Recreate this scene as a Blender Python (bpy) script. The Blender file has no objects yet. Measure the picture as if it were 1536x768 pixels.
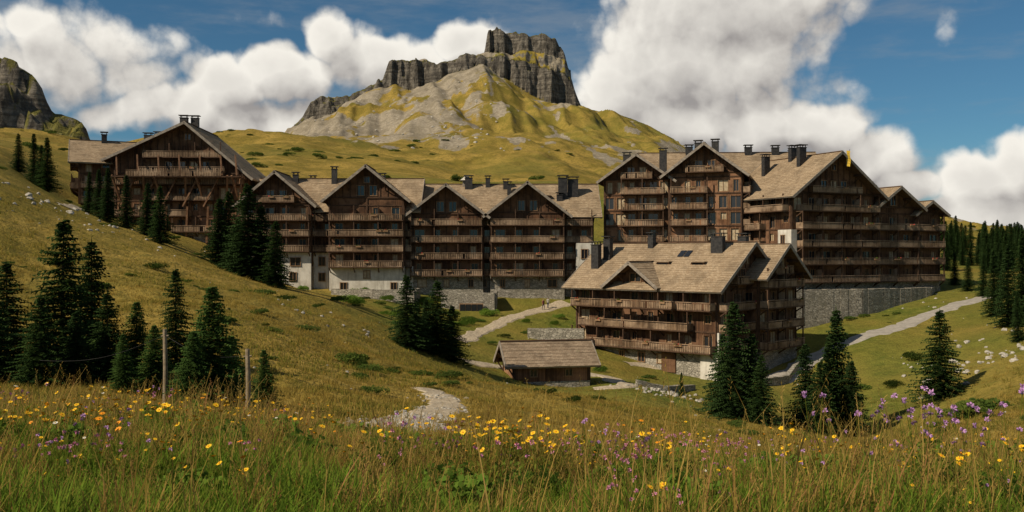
import bpy, math, random
import numpy as np
from mathutils import Vector, Matrix
random.seed(7); rng=np.random.default_rng(11)
F=1400.0
sc=bpy.context.scene
# ---------------------------------------------------------------- node helpers
class NT:
    def __init__(s,nt): s.nt=nt; s.n=nt.nodes; s.l=nt.links
    def node(s,t,**kw):
        n=s.n.new(t)
        for k,v in kw.items(): setattr(n,k,v)
        return n
    def put(s,sock,val):
        if isinstance(val,bpy.types.NodeSocket): s.l.new(val,sock)
        else: sock.default_value=val
    def math(s,op,a,b=None,c=None,clamp=False):
        n=s.node('ShaderNodeMath',operation=op); n.use_clamp=clamp
        s.put(n.inputs[0],a)
        if b is not None: s.put(n.inputs[1],b)
        if c is not None: s.put(n.inputs[2],c)
        return n.outputs[0]
    def vm(s,op,a,b=None):
        n=s.node('ShaderNodeVectorMath',operation=op); s.put(n.inputs[0],a)
        if b is not None: s.put(n.inputs[1],b)
        return n.outputs['Value'] if op in('LENGTH','DOT_PRODUCT') else n.outputs[0]
    def noise(s,vec,scale,detail=4,rough=.55,out='Fac',dim='3D'):
        n=s.node('ShaderNodeTexNoise',noise_dimensions=dim); s.put(n.inputs['Vector'],vec)
        n.inputs['Scale'].default_value=scale; n.inputs['Detail'].default_value=detail; n.inputs['Roughness'].default_value=rough
        return n.outputs[out]
    def mr(s,v,a,b,c=0.,d=1.,smooth=True):
        n=s.node('ShaderNodeMapRange'); n.interpolation_type='SMOOTHSTEP' if smooth else 'LINEAR'
        s.put(n.inputs[0],v); n.inputs[1].default_value=a;n.inputs[2].default_value=b;n.inputs[3].default_value=c;n.inputs[4].default_value=d
        return n.outputs[0]
    def mix(s,f,a,b,mode='MIX'):
        n=s.node('ShaderNodeMix',data_type='RGBA',blend_type=mode)
        s.put(n.inputs[0],f)
        for i,x in ((6,a),(7,b)):
            if not isinstance(x,bpy.types.NodeSocket) and len(x)==3: x=(*x,1)
            s.put(n.inputs[i],x)
        return n.outputs[2]
def newmat(name):
    m=bpy.data.materials.new(name); m.use_nodes=True
    t=NT(m.node_tree); b=t.n['Principled BSDF']; b.inputs['Specular IOR Level'].default_value=.25
    return m,t,b
def bump(t,b,h,strength,dist):
    n=t.node('ShaderNodeBump'); n.inputs['Strength'].default_value=strength; n.inputs['Distance'].default_value=dist
    t.put(n.inputs['Height'],h); t.l.new(n.outputs[0],b.inputs['Normal'])
def m_boards(name,c1,c2,w=.18,horiz=False):
    m,t,b=newmat(name)
    uv=t.node('ShaderNodeTexCoord').outputs['UV']; sp=t.node('ShaderNodeSeparateXYZ'); t.l.new(uv,sp.inputs[0])
    x=t.math('DIVIDE',sp.outputs[1 if horiz else 0],w); fl=t.math('FLOOR',x)
    wn=t.node('ShaderNodeTexWhiteNoise',noise_dimensions='1D'); t.l.new(fl,wn.inputs['W'])
    gr=t.math('PINGPONG',x,.5); g=t.mr(gr,0,.07)
    mp=t.node('ShaderNodeMapping'); t.l.new(uv,mp.inputs[0]); mp.inputs['Scale'].default_value=(1,8,1) if horiz else (8,1,1)
    ns=t.noise(mp.outputs[0],1.3,4,.6); big=t.noise(uv,.22,4,.65)
    f=t.math('ADD',t.math('MULTIPLY',wn.outputs[0],.5),t.math('MULTIPLY',ns,.6))
    col=t.mix(t.mr(f,.2,.85),c1,c2)
    col=t.mix(t.mr(big,.4,.64,0,.8),col,(c2[0]*1.9,c2[1]*2.05,c2[2]*2.3))
    col=t.mix(t.mr(t.noise(uv,.6,3,.6),.5,.72,0,.65),col,tuple(x*.5 for x in c1))
    col=t.mix(g,tuple(x*.3 for x in c1),col)
    t.l.new(col,b.inputs['Base Color']); b.inputs['Roughness'].default_value=.85
    bump(t,b,g,.6,.03); return m
def m_shingle(name,c1,c2):
    m,t,b=newmat(name); uv=t.node('ShaderNodeTexCoord').outputs['UV']
    br=t.node('ShaderNodeTexBrick'); t.l.new(uv,br.inputs[0]); br.inputs['Scale'].default_value=1
    br.inputs['Brick Width'].default_value=.42; br.inputs['Row Height'].default_value=.26; br.inputs['Mortar Size'].default_value=.015
    br.inputs['Mortar Smooth'].default_value=.4; br.inputs['Bias'].default_value=-.1
    br.inputs['Color1'].default_value=(*c1,1);br.inputs['Color2'].default_value=(*c2,1);br.inputs['Mortar'].default_value=(*[x*.45 for x in c1],1)
    n=t.noise(uv,.35,6,.65); n2=t.noise(uv,2.6,4,.7)
    col=t.mix(t.mr(n,.42,.68,0,.65),br.outputs[0],tuple(x*.48 for x in c1))
    col=t.mix(t.mr(n2,.5,.75,0,.5),col,(.35,.30,.22))
    col=t.mix(t.mr(t.noise(uv,1.1,5,.7),.6,.7,0,.5),col,(.14,.14,.07))
    t.l.new(col,b.inputs['Base Color']); b.inputs['Roughness'].default_value=.9
    bump(t,b,t.math('ADD',br.outputs[1],n2),.4,.03); return m
def m_stone(name,c1,c2,sc_=2.0):
    m,t,b=newmat(name); uv=t.node('ShaderNodeTexCoord').outputs['UV']
    mp=t.node('ShaderNodeMapping'); t.l.new(uv,mp.inputs[0]); mp.inputs['Scale'].default_value=(1,1.9,1)
    v=t.node('ShaderNodeTexVoronoi'); t.l.new(mp.outputs[0],v.inputs[0]); v.inputs['Scale'].default_value=sc_
    e=t.node('ShaderNodeTexVoronoi',feature='DISTANCE_TO_EDGE'); t.l.new(mp.outputs[0],e.inputs[0]); e.inputs['Scale'].default_value=sc_
    sp=t.node('ShaderNodeSeparateXYZ'); t.l.new(v.outputs['Color'],sp.inputs[0])
    col=t.mix(sp.outputs[0],c1,c2); g=t.mr(e.outputs[0],0,.09)
    col=t.mix(g,tuple(x*.45 for x in c1),col); col=t.mix(t.mr(t.noise(uv,.5,5,.6),.45,.7,0,.5),col,(.16,.15,.11))
    t.l.new(col,b.inputs['Base Color']); b.inputs['Roughness'].default_value=.95; bump(t,b,g,.7,.06); return m
def m_plain(name,c1,c2,scale=1.,rough=.8,metal=0,bs=.3,coord='Object'):
    m,t,b=newmat(name); co=t.node('ShaderNodeTexCoord').outputs[coord]
    n=t.noise(co,scale,6,.6); t.l.new(t.mix(t.mr(n,.3,.7),c1,c2),b.inputs['Base Color'])
    b.inputs['Roughness'].default_value=rough; b.inputs['Metallic'].default_value=metal
    if bs: bump(t,b,n,bs,.1)
    return m
def m_leaf(name,c1,c2,c3=None,trans=.25):
    m,t,b=newmat(name); oi=t.node('ShaderNodeObjectInfo'); co=t.node('ShaderNodeTexCoord').outputs['Object']
    n=t.noise(co,1.3,2,.6)
    col=t.mix(t.mr(n,.32,.68),c1,c2)
    if c3: col=t.mix(t.math('POWER',oi.outputs['Random'],1.4),col,c3)
    b_=t.node('ShaderNodeBsdfDiffuse'); t.n.remove(b); t.l.new(col,b_.inputs[0])
    tr=t.node('ShaderNodeBsdfTranslucent'); t.l.new(col,tr.inputs[0]); mx=t.node('ShaderNodeMixShader'); mx.inputs[0].default_value=trans
    t.l.new(b_.outputs[0],mx.inputs[1]); t.l.new(tr.outputs[0],mx.inputs[2]); t.l.new(mx.outputs[0],t.n['Material Output'].inputs[0])
    return m
M={}
M['wood']=m_boards('dark_timber_boards',(.044,.021,.011),(.115,.057,.028))
M['wood2']=m_boards('brown_timber_boards',(.085,.040,.019),(.20,.10,.05),.22)
M['bal']=m_boards('balcony_boards',(.085,.053,.031),(.23,.152,.09),.23)
M['beam']=m_plain('timber_beam',(.045,.024,.014),(.09,.05,.028),2)
M['beam2']=m_plain('weathered_strut',(.12,.06,.032),(.22,.12,.065),2)
M['fascia']=m_plain('weathered_fascia',(.17,.14,.115),(.31,.27,.22),2)
M['soffit']=m_plain('soffit_wood',(.08,.048,.028),(.15,.09,.055),2)
M['roof']=m_shingle('wood_shingles',(.27,.195,.12),(.40,.305,.20))
M['roof2']=m_shingle('wood_shingles_brown',(.22,.16,.105),(.33,.25,.17))
M['stone']=m_stone('stone_masonry',(.22,.20,.16),(.42,.385,.32))
m,t,b=newmat('white_plaster'); M['plaster']=m; co=t.node('ShaderNodeTexCoord').outputs['Object']
mpp=t.node('ShaderNodeMapping'); t.l.new(co,mpp.inputs[0]); mpp.inputs['Scale'].default_value=(1.6,1.6,.25)
col=t.mix(t.mr(t.noise(co,.6,6,.6),.3,.7),(.44,.41,.35),(.64,.61,.54)); col=t.mix(t.mr(t.noise(mpp.outputs[0],1.5,5,.65),.48,.7,0,.6),col,(.26,.235,.19)); t.l.new(col,b.inputs['Base Color']); b.inputs['Roughness'].default_value=.9
M['glass'],_t,_b=newmat('window_glass'); _b.inputs['Base Color'].default_value=(.018,.02,.024,1); _b.inputs['Roughness'].default_value=.12; _b.inputs['Specular IOR Level'].default_value=.6
M['curtain']=m_plain('window_curtain',(.32,.25,.15),(.50,.41,.28),3,.5,0,0)
M['frame']=m_plain('window_frame',(.19,.11,.055),(.29,.18,.10),3,.7,0,0)
M['metal']=m_plain('chimney_metal',(.02,.02,.022),(.05,.048,.046),3,.6,.2,0)
M['rock']=m_plain('limestone',(.24,.22,.18),(.50,.465,.40),3,.95,0,.6)
M['gravel']=m_plain('gravel_path',(.27,.215,.145),(.50,.42,.30),3.5,.95,0,.9)
M['asphalt']=m_plain('pale_road',(.25,.23,.195),(.34,.31,.27),1.2,.9,0,.2)
# ---------------------------------------------------------------- terrain height
TB=rng.random((256,256))*2-1
def vn(x,y,s=0):
    x=np.asarray(x,float);y=np.asarray(y,float)
    xi=np.floor(x).astype(int);yi=np.floor(y).astype(int);fx=x-xi;fy=y-yi
    fx=fx*fx*fx*(fx*(fx*6-15)+10);fy=fy*fy*fy*(fy*(fy*6-15)+10)
    g=lambda a,b:TB[(a+s*37)&255,(b+s*91)&255]
    return (g(xi,yi)*(1-fx)+g(xi+1,yi)*fx)*(1-fy)+(g(xi,yi+1)*(1-fx)+g(xi+1,yi+1)*fx)*fy
def fbm(x,y,s=0,o=4,g=.5):
    r=0;a=1
    for i in range(o): r=r+a*vn(x*2**i+i*13.7,y*2**i+i*7.3,s+i); a*=g
    return r
def ss(v,a,b):
    t=np.clip((v-a)/(b-a),0,1); return t*t*(3-2*t)
rows={
10:[(-100,672),(300,685),(768,708),(1200,728),(1650,722)],
16:[(-100,625),(300,645),(500,668),(768,698),(1200,722),(1650,712)],
25:[(-100,600),(100,602),(400,638),(520,652),(768,680),(1100,700),(1300,712),(1600,706)],
35:[(-100,585),(100,588),(320,618),(480,620),(600,630),(768,646),(1000,668),(1300,698),(1500,674),(1650,662)],
50:[(-100,520),(100,535),(300,530),(480,560),(600,586),(700,592),(900,622),(1100,658),(1300,684),(1500,654),(1650,640)],
70:[(-100,370),(0,410),(200,440),(400,478),(550,535),(680,574),(850,603),(1050,641),(1250,668),(1500,615),(1650,600)],
100:[(-100,260),(0,290),(100,335),(200,372),(300,404),(400,436),(500,464),(600,508),(690,545),(820,585),(950,585),(1060,600),(1150,607),(1250,635),(1400,600),(1500,555),(1650,520)],
130:[(-100,225),(0,250),(100,303),(200,342),(300,380),(400,420),(500,445),(600,473),(700,498),(768,508),(870,524),(1000,545),(1100,548),(1200,540),(1300,515),(1400,500),(1500,475),(1650,440)],
160:[(-100,210),(0,230),(100,298),(200,336),(300,362),(370,396),(450,427),(550,433),(650,440),(768,442),(880,446),(1000,446),(1190,457),(1300,452),(1400,440),(1500,430),(1650,410)],
205:[(-150,205),(0,213),(200,258),(400,300),(620,312),(850,318),(1000,330),(1250,380),(1450,400),(1536,400),(1650,395)],
300:[(-150,200),(0,207),(200,245),(350,240),(500,252),(700,266),(850,268),(1000,300),(1250,350),(1450,366),(1536,378),(1700,385)],
500:[(-150,198),(0,203),(200,230),(345,214),(430,213),(500,220),(600,227),(700,236),(850,236),(1000,262),(1250,315),(1450,347),(1536,362),(1700,380)],
750:[(-150,192),(0,197),(130,212),(345,216),(430,205),(500,192),(600,175),(720,165),(800,182),(900,200),(1000,228),(1250,295),(1450,336),(1536,352),(1700,375)],
985:[(-150,200),(0,205),(130,216),(345,219),(420,200),(455,180),(470,178),(510,160),(530,151),(575,130),(595,130),(640,127),(665,112),(700,98),(726,94),(750,110),(800,138),(868,160),(950,176),(1000,205),(1060,238),(1250,285),(1400,318),(1536,346),(1700,372)],
1350:[(-150,250),(300,260),(550,215),(750,200),(900,235),(1100,290),(1400,350),(1700,380)],
3000:[(-150,350),(768,340),(1700,375)]}
cp=[]
for y,l in rows.items():
    for u,v in l: cp.append(((u-768)/F*y,y,-(v-384)/F*y))
cp+=[(-9,0,-1.75),(0,0,-1.85),(9,0,-1.9),(-6,5,-1.9),(0,5,-2.05),(6,5,-2.1),(-12,-20,-1.3),(12,-20,-1.6)]
cp=np.array(cp)
def tc_(x,y):
    yy=np.maximum(y,-20)
    return np.clip(x/(yy+40),-.68,.68),np.log(yy+40)*.3
CX,CY=tc_(cp[:,0],cp[:,1]); CV=cp[:,2]/(cp[:,1]+40)
def ker(dx,dy):
    r2=dx*dx+dy*dy+1e-12; return .5*r2*np.log(r2)
n=len(cp); A=np.zeros((n+3,n+3)); A[:n,:n]=ker(CX[:,None]-CX,CY[:,None]-CY)+np.eye(n)*2e-5
A[:n,n]=1;A[:n,n+1]=CX;A[:n,n+2]=CY;A[n:,:n]=A[:n,n:].T
W_=np.linalg.solve(A,np.concatenate([CV,[0,0,0]]))
def tps(x,y):
    X,Y=tc_(x,y); out=np.empty(len(X))
    for i in range(0,len(X),60000):
        a=X[i:i+60000];b=Y[i:i+60000]
        out[i:i+60000]=ker(a[:,None]-CX,b[:,None]-CY)@W_[:n]+W_[n]+W_[n+1]*a+W_[n+2]*b
    return out*(np.maximum(y,-20)+40)
# lower rock band crest, ledge above it, upper butte crest, left cliff crest
S2=np.array([(440,190),(455,176),(466,156),(480,149),(510,146),(530,142),(575,120),(583,97),(592,91),(640,90),(655,98),(672,92),(700,84),(726,84),(745,88),(765,92),(800,100),(846,114),(858,130),(868,153),(874,166)],float)
LG=np.array([(700,0),(726,3),(745,8),(765,12),(800,18),(846,22),(856,10),(866,0)],float)
S1=np.array([(722,95),(728,74),(732,51),(745,43),(756,49),(772,48),(790,54),(812,53),(835,61),(842,72),(848,88),(853,110)],float)
SL=np.array([(-300,60),(-100,75),(0,82),(20,86),(36,98),(45,107),(62,130),(70,150),(76,166),(100,172),(122,181),(130,192),(136,212)],float)
def steps(y,ye,k,w):
    r=0
    for i in range(k): r=r+[.42,.3,.28][i]*ss(y,ye+i*w,ye+i*w+2.2)
    return r
def H(x,y,masks=False):
    x=np.atleast_1d(np.asarray(x,float)).ravel();y=np.atleast_1d(np.asarray(y,float)).ravel()
    z=tps(x,y)
    z+= .05*vn(x*.8,y*.8,3)*ss(y,4,12)+fbm(x/11,y/11,5,4)*.42*ss(y,16,60)*(1-ss(y,90,125)*.6)*(1-ss(y,300,400))
    z+= fbm(x/55,y/55,9,5)*5.5*ss(y,230,420)*(1-.45*ss(y,850,985))
    gul=np.abs(fbm(x/42+y/300,y/240,15,4)); z-= gul*13*ss(y,560,800)*(1-ss(y,960,985)*.75)
    u=768+F*x/np.maximum(y,1)
    rk=np.zeros_like(z)
    crag=fbm(x/13,y/60,21,4,.6); c2=fbm(x/5,y/9+z/8,23,3,.6)
    ye=984+crag*6+c2*1.5
    m=(u>440)&(u<874)&(y>900)&(y<1150)
    t=np.interp(u,S2[:,0],S2[:,1]); lg=np.interp(u,LG[:,0],LG[:,1])
    top=(384-t)/F*1000+fbm(x/12,y/12,25,3)*2+lg*ss(y,ye+7,ye+30)
    f=steps(y,ye,3,3.)*m*(1-ss(y,1045,1110))
    d=np.maximum(top-z,0)*f; hd=np.maximum(top-z,0); z=z+d; rk=np.maximum(rk,np.clip(hd/7,0,1)*ss(y,ye-1,ye)*(1-ss(y,ye+8,ye+12)))
    ye=1016+crag*5+np.abs(vn(x/7,0*x,31))*5+c2*1.2
    m=(u>722)&(u<856)&(y>900)&(y<1150)
    t=np.interp(u,S1[:,0],S1[:,1]); top=(384-t)/F*1026+fbm(x/7,y/9,27,3)*2.6
    f=steps(y,ye,3,2.6)*m*(1-ss(y,1062,1095))
    hd=np.maximum(top-z,0); z=z+hd*f; rk=np.maximum(rk,np.clip(hd/6,0,1)*ss(y,ye-1,ye)*(1-ss(y,ye+9,ye+15)*.6))
    ye=690+fbm(x/14,y/40,41,4,.6)*10
    m=(u<136)&(y>600)&(y<900)
    t=np.interp(u,SL[:,0],SL[:,1]); top=(384-t)/F*705+fbm(x/10,y/10,45,3)*3
    st=.4*ss(y,ye-4,ye+3)+.25*ss(y,ye+9,ye+13)+.35*ss(y,ye+20,ye+26)
    f=st*m*(1-ss(y,780,860)); d=np.maximum(top-z,0)*f; z=z+d
    rk=np.maximum(rk,np.clip(d/6,0,1)*(1-ss(y,ye+26,ye+36))*(1-.8*ss(y,ye+4,ye+6)*(1-ss(y,ye+8,ye+9)))*(1-.8*ss(y,ye+14,ye+16)*(1-ss(y,ye+18,ye+20))))
    if masks: return z,rk,u
    return z
def gz(x,y): return float(H([x],[y])[0])
YS=np.geomspace(5,900,3000)
def at(u,v):
    "point of the terrain on a given bearing / dip from the viewpoint"
    x=(u-768)/F*YS; h=H(x,YS); i=int(np.argmax(h>=-(v-384)/F*YS)); return Vector((x[i],YS[i],h[i]))
def on(u,y,dz=0):
    x=(u-768)/F*y; return Vector((x,y,gz(x,y)+dz))
def grid_obj(name,xs,ys,mat):
    X,Y=np.meshgrid(xs,ys); nx=len(xs);ny=len(ys)
    z,rk,u=H(X,Y,True); x=X.ravel();y=Y.ravel()
    co=np.stack([x,y,z],1).astype(np.float32)
    i=np.arange(nx*ny).reshape(ny,nx); q=np.stack([i[:-1,:-1],i[:-1,1:],i[1:,1:],i[1:,:-1]],-1).reshape(-1)
    me=bpy.data.meshes.new(name); me.vertices.add(len(co)); me.vertices.foreach_set('co',co.ravel())
    me.loops.add(len(q)); me.loops.foreach_set('vertex_index',q.astype(np.int32))
    me.polygons.add(len(q)//4); me.polygons.foreach_set('loop_start',np.arange(0,len(q),4,dtype=np.int32))
    me.update(calc_edges=True); me.polygons.foreach_set('use_smooth',np.ones(len(q)//4,bool))
    nz=fbm(x/38,y/60,51,5,.6); nz2=fbm(x/13,y/20,57,4,.6)
    right=655+(y-600)*.28
    scree=ss(y,560,640)*ss(u+nz*25,405,450)*(1-ss(u+nz*50+nz2*25,right-15,right+25))*(1-ss(y,1010,1030))
    scree=scree*(.2+.8*ss(nz+nz2*.5,-.8,-.25))
    scree=np.maximum(scree,ss(nz+.5*nz2,.65,.85)*ss(y,330,500)*.85)
    scree=np.maximum(scree,ss(y,560,640)*(1-ss(u,60,140))*ss(nz,-.4,.1)*.9)
    # greener valley around the houses
    gr=ss(y,80,105)*(1-ss(y,200,300))*ss(u,470,600)*.85+.12*ss(nz,-.1,.6)+.25*ss(y,640,800)*ss(u,700,740)+.3*(1-ss(y,12,20))
    gr=np.clip(gr*(.75+.5*nz2),0,1)
    a=me.color_attributes.new('mask','FLOAT_COLOR','POINT')
    a.data.foreach_set('color',np.stack([scree,rk,gr,np.ones_like(z)],1).astype(np.float32).ravel())
    me.materials.append(mat); o=bpy.data.objects.new(name,me); sc.collection.objects.link(o); return o
m,t,b=newmat('alpine_meadow'); M['ground']=m
co=t.node('ShaderNodeTexCoord').outputs['Object']; at_=t.node('ShaderNodeAttribute'); at_.attribute_name='mask'
sp=t.node('ShaderNodeSeparateColor'); t.l.new(at_.outputs['Color'],sp.inputs[0])
n1=t.noise(co,.07,6,.62); n2=t.noise(co,.6,5,.7); n3=t.noise(co,4,3,.7); n4=t.noise(co,.018,5,.6)
g=t.mix(t.mr(n1,.38,.62),(.225,.165,.032),(.38,.26,.062))
g=t.mix(t.mr(n2,.45,.68,0,.75),g,(.115,.10,.022)); g=t.mix(t.mr(n4,.48,.64,0,.6),g,(.12,.12,.026))
gf=t.mix(t.mr(n2,.35,.7),(.08,.11,.018),(.20,.20,.036))
g=t.mix(sp.outputs[2],g,gf); g=t.mix(t.mr(n3,.35,.75,0,.5),g,(.055,.05,.015))
sr=t.mix(t.mr(n2,.3,.7),(.19,.16,.115),(.36,.315,.24)); sr=t.mix(t.mr(n1,.42,.62,0,.6),sr,(.16,.135,.09))
sf=t.mr(t.math('ADD',sp.outputs[0],t.math('MULTIPLY',t.math('SUBTRACT',n2,.5),1.1)),.35,.7)
g=t.mix(sf,g,sr)
spz=t.node('ShaderNodeSeparateXYZ'); t.l.new(co,spz.inputs[0])
mp=t.node('ShaderNodeMapping'); t.l.new(co,mp.inputs[0]); mp.inputs['Scale'].default_value=(.16,.16,.10)
mp2=t.node('ShaderNodeMapping'); t.l.new(co,mp2.inputs[0]); mp2.inputs['Scale'].default_value=(.02,.02,.42)
rn=t.noise(mp.outputs[0],1,6,.7); rn2=t.noise(mp2.outputs[0],1,5,.6)
rc=t.mix(t.mr(rn,.32,.68),(.06,.054,.046),(.25,.225,.185)); rc=t.mix(t.mr(rn2,.42,.6,0,.6),rc,(.065,.058,.05))
nrm=t.node('ShaderNodeNewGeometry'); ns=t.node('ShaderNodeSeparateXYZ'); t.l.new(nrm.outputs['Normal'],ns.inputs[0])
flat=t.mr(t.math('ADD',ns.outputs[2],t.math('MULTIPLY',t.math('SUBTRACT',n2,.5),.4)),.62,.8)
rc=t.mix(flat,rc,(.14,.13,.038))
g=t.mix(t.mr(sp.outputs[1],.15,.6),g,rc)
steep=t.mr(ns.outputs[2],.5,.62,1,0); g=t.mix(t.math('MULTIPLY',steep,t.mr(spz.outputs[1],300,500)),g,rc)
t.l.new(g,b.inputs['Base Color']); b.inputs['Roughness'].default_value=.95; b.inputs['Specular IOR Level'].default_value=.05
hh=t.math('ADD',t.math('MULTIPLY',n3,.3),t.math('ADD',n2,t.math('MULTIPLY',t.math('ADD',rn,t.math('MULTIPLY',rn2,.6)),t.math('MULTIPLY',sp.outputs[1],12))))
bump(t,b,hh,.85,.7)
xs=np.unique(np.concatenate([-np.geomspace(420,2600,34)[::-1],-np.arange(100,420,2.3)[::-1],np.arange(-99.4,99.5,.7),np.arange(100,420,2.3),np.geomspace(420,2600,34)]))
y1=np.concatenate([np.arange(-60,0,3),np.arange(0,180,.7),np.arange(180,400,2.)]); y2=np.concatenate([[y1[-1]],np.arange(401,940,4.),np.arange(940,1085,1.2),np.arange(1088,1400,16),np.geomspace(1410,4000,14)])
xs2=np.unique(np.concatenate([-np.geomspace(620,2600,22)[::-1],-np.arange(240,620,3.)[::-1],np.arange(-239,110,1.3),np.arange(110,620,3.),np.geomspace(620,2600,22)]))
grid_obj('terrain',xs,y1,M['ground']); grid_obj('mountain',xs2,np.concatenate([[y1[-1]-3],y2]),M['ground'])
# ---------------------------------------------------------------- mesh builder
class MB:
    def __init__(s): s.v=[];s.f=[];s.m=[];s.mats=[]
    def face(s,pts,mat):
        if mat not in s.mats: s.mats.append(mat)
        i=len(s.v); s.v.extend([tuple(p) for p in pts]); s.f.append(tuple(range(i,i+len(pts)))); s.m.append(s.mats.index(mat))
    def hexa(s,p,mat):
        for a in ((0,3,2,1),(4,5,6,7),(0,1,5,4),(1,2,6,5),(2,3,7,6),(3,0,4,7)): s.face([p[i] for i in a],mat)
    def box(s,x0,x1,y0,y1,z0,z1,mat):
        s.hexa([(x0,y0,z0),(x1,y0,z0),(x1,y1,z0),(x0,y1,z0),(x0,y0,z1),(x1,y0,z1),(x1,y1,z1),(x0,y1,z1)],mat)
    def beam(s,a,b_,w,h,mat):
        a=Vector(a);b_=Vector(b_); d=(b_-a).normalized(); up=Vector((0,0,1)) if abs(d.z)<.95 else Vector((1,0,0))
        sd=d.cross(up).normalized()*w/2; u=sd.cross(d).normalized()*h/2
        s.hexa([a-sd-u,a+sd-u,b_+sd-u,b_-sd-u,a-sd+u,a+sd+u,b_+sd+u,b_-sd+u],mat)
    def cyl(s,a,b_,r0,r1,mat,n=8,cap=True):
        a=Vector(a);b_=Vector(b_); d=(b_-a).normalized(); up=Vector((0,0,1)) if abs(d.z)<.9 else Vector((1,0,0))
        e=d.cross(up).normalized(); g=d.cross(e)
        A_=[a+(e*math.cos(6.2832*i/n)+g*math.sin(6.2832*i/n))*r0 for i in range(n)]; B_=[b_+(e*math.cos(6.2832*i/n)+g*math.sin(6.2832*i/n))*r1 for i in range(n)]
        for i in range(n): s.face([A_[i],A_[(i+1)%n],B_[(i+1)%n],B_[i]],mat)
        if cap: s.face(B_,mat); s.face(A_[::-1],mat)
    def mesh(s,name,uv=True):
        me=bpy.data.meshes.new(name); me.from_pydata(s.v,[],s.f)
        for k in s.mats: me.materials.append(M[k])
        me.polygons.foreach_set('material_index',s.m)
        if uv:
            l=me.uv_layers.new(name='UVMap'); out=[]
            for f in s.f:
                p=[Vector(s.v[i]) for i in f]; nn=(p[1]-p[0]).cross(p[2]-p[0])
                if nn.length<1e-9: nn=Vector((0,0,1))
                nn.normalize(); tt=Vector((0,0,1)).cross(nn); tt=tt.normalized() if tt.length>.05 else Vector((1,0,0)); bb=nn.cross(tt)
                for q in p: out+=[q.dot(tt),q.dot(bb)]
            l.data.foreach_set('uv',out)
        me.update(); return me
def link(name,me,parent=None,loc=None,rz=0,s=1):
    o=bpy.data.objects.new(name,me); sc.collection.objects.link(o)
    if parent: o.parent=parent
    if loc is not None: o.location=loc
    o.rotation_euler=(0,0,rz); o.scale=(s,s,s); return o
class Parts(dict):
    def __missing__(s,k): s[k]=MB(); return s[k]
    def build(s,name,loc,rz):
        e=bpy.data.objects.new(name,None); sc.collection.objects.link(e); e.location=loc; e.rotation_euler=(0,0,rz)
        for k,mb in s.items():
            if mb.f: link(k,mb.mesh(name+'_'+k),e)
        return e
class Fr:
    def __init__(s,o,ex,nn): s.o=Vector((*o,0));s.ex=Vector((*ex,0));s.n=Vector((*nn,0))
    def P(s,a,d,z): return s.o+s.ex*a+s.n*d+Vector((0,0,z))
    def off(s,d): q=s.P(0,d,0); return Fr((q.x,q.y),(s.ex.x,s.ex.y),(s.n.x,s.n.y))
    def box(s,mb,a0,a1,d0,d1,z0,z1,mat):
        P=s.P; mb.hexa([P(a0,d1,z0),P(a1,d1,z0),P(a1,d0,z0),P(a0,d0,z0),P(a0,d1,z1),P(a1,d1,z1),P(a1,d0,z1),P(a0,d0,z1)],mat)
    def quad(s,mb,a0,a1,z0,z1,d,mat):
        if a1-a0>1e-3 and z1-z0>1e-3: mb.face([s.P(a0,d,z0),s.P(a1,d,z0),s.P(a1,d,z1),s.P(a0,d,z1)],mat)
def window(P,fr,c,w,z0,z1,rec=.2,wall='wood'):
    a0=c-w/2;a1=c+w/2; W=P['windows']; g='curtain' if random.random()<.33 else 'glass'
    fr.quad(W,a0,a1,z0,z1,-rec,g)
    for q in ([fr.P(a0,0,z0),fr.P(a0,-rec,z0),fr.P(a0,-rec,z1),fr.P(a0,0,z1)],[fr.P(a1,0,z0),fr.P(a1,0,z1),fr.P(a1,-rec,z1),fr.P(a1,-rec,z0)],
              [fr.P(a0,0,z0),fr.P(a1,0,z0),fr.P(a1,-rec,z0),fr.P(a0,-rec,z0)],[fr.P(a0,0,z1),fr.P(a0,-rec,z1),fr.P(a1,-rec,z1),fr.P(a1,0,z1)]): W.face(q,'frame')
    for x in (a0+.004,c-.035,a1-.074): fr.box(W,x,x+.07,-rec+.003,-rec+.07,z0,z1,'frame')
    for z in (z0+.004,z1-.084): fr.box(W,a0+.08,a1-.08,-rec+.004,-rec+.06,z,z+.08,'frame')
    fr.box(W,a0-.1,a0-.003,.004,.05,z0-.08,z1+.1,'frame');fr.box(W,a1+.003,a1+.1,.004,.05,z0-.08,z1+.1,'frame')
def window_proud(P,fr,c,w,z0,z1):
    W=P['windows']; fr.quad(W,c-w/2,c+w/2,z0,z1,.02,'curtain' if random.random()<.25 else 'glass')
    for a,b_ in ((c-w/2-.1,c-w/2),(c+w/2,c+w/2+.1),(c-.035,c+.035)): fr.box(W,a,b_,.005,.14,z0,z1,'frame')
    for a,b_ in ((z0-.1,z0-.002),(z1+.002,z1+.1)): fr.box(W,c-w/2-.13,c+w/2+.13,.005,.15,a,b_,'frame')
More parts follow.
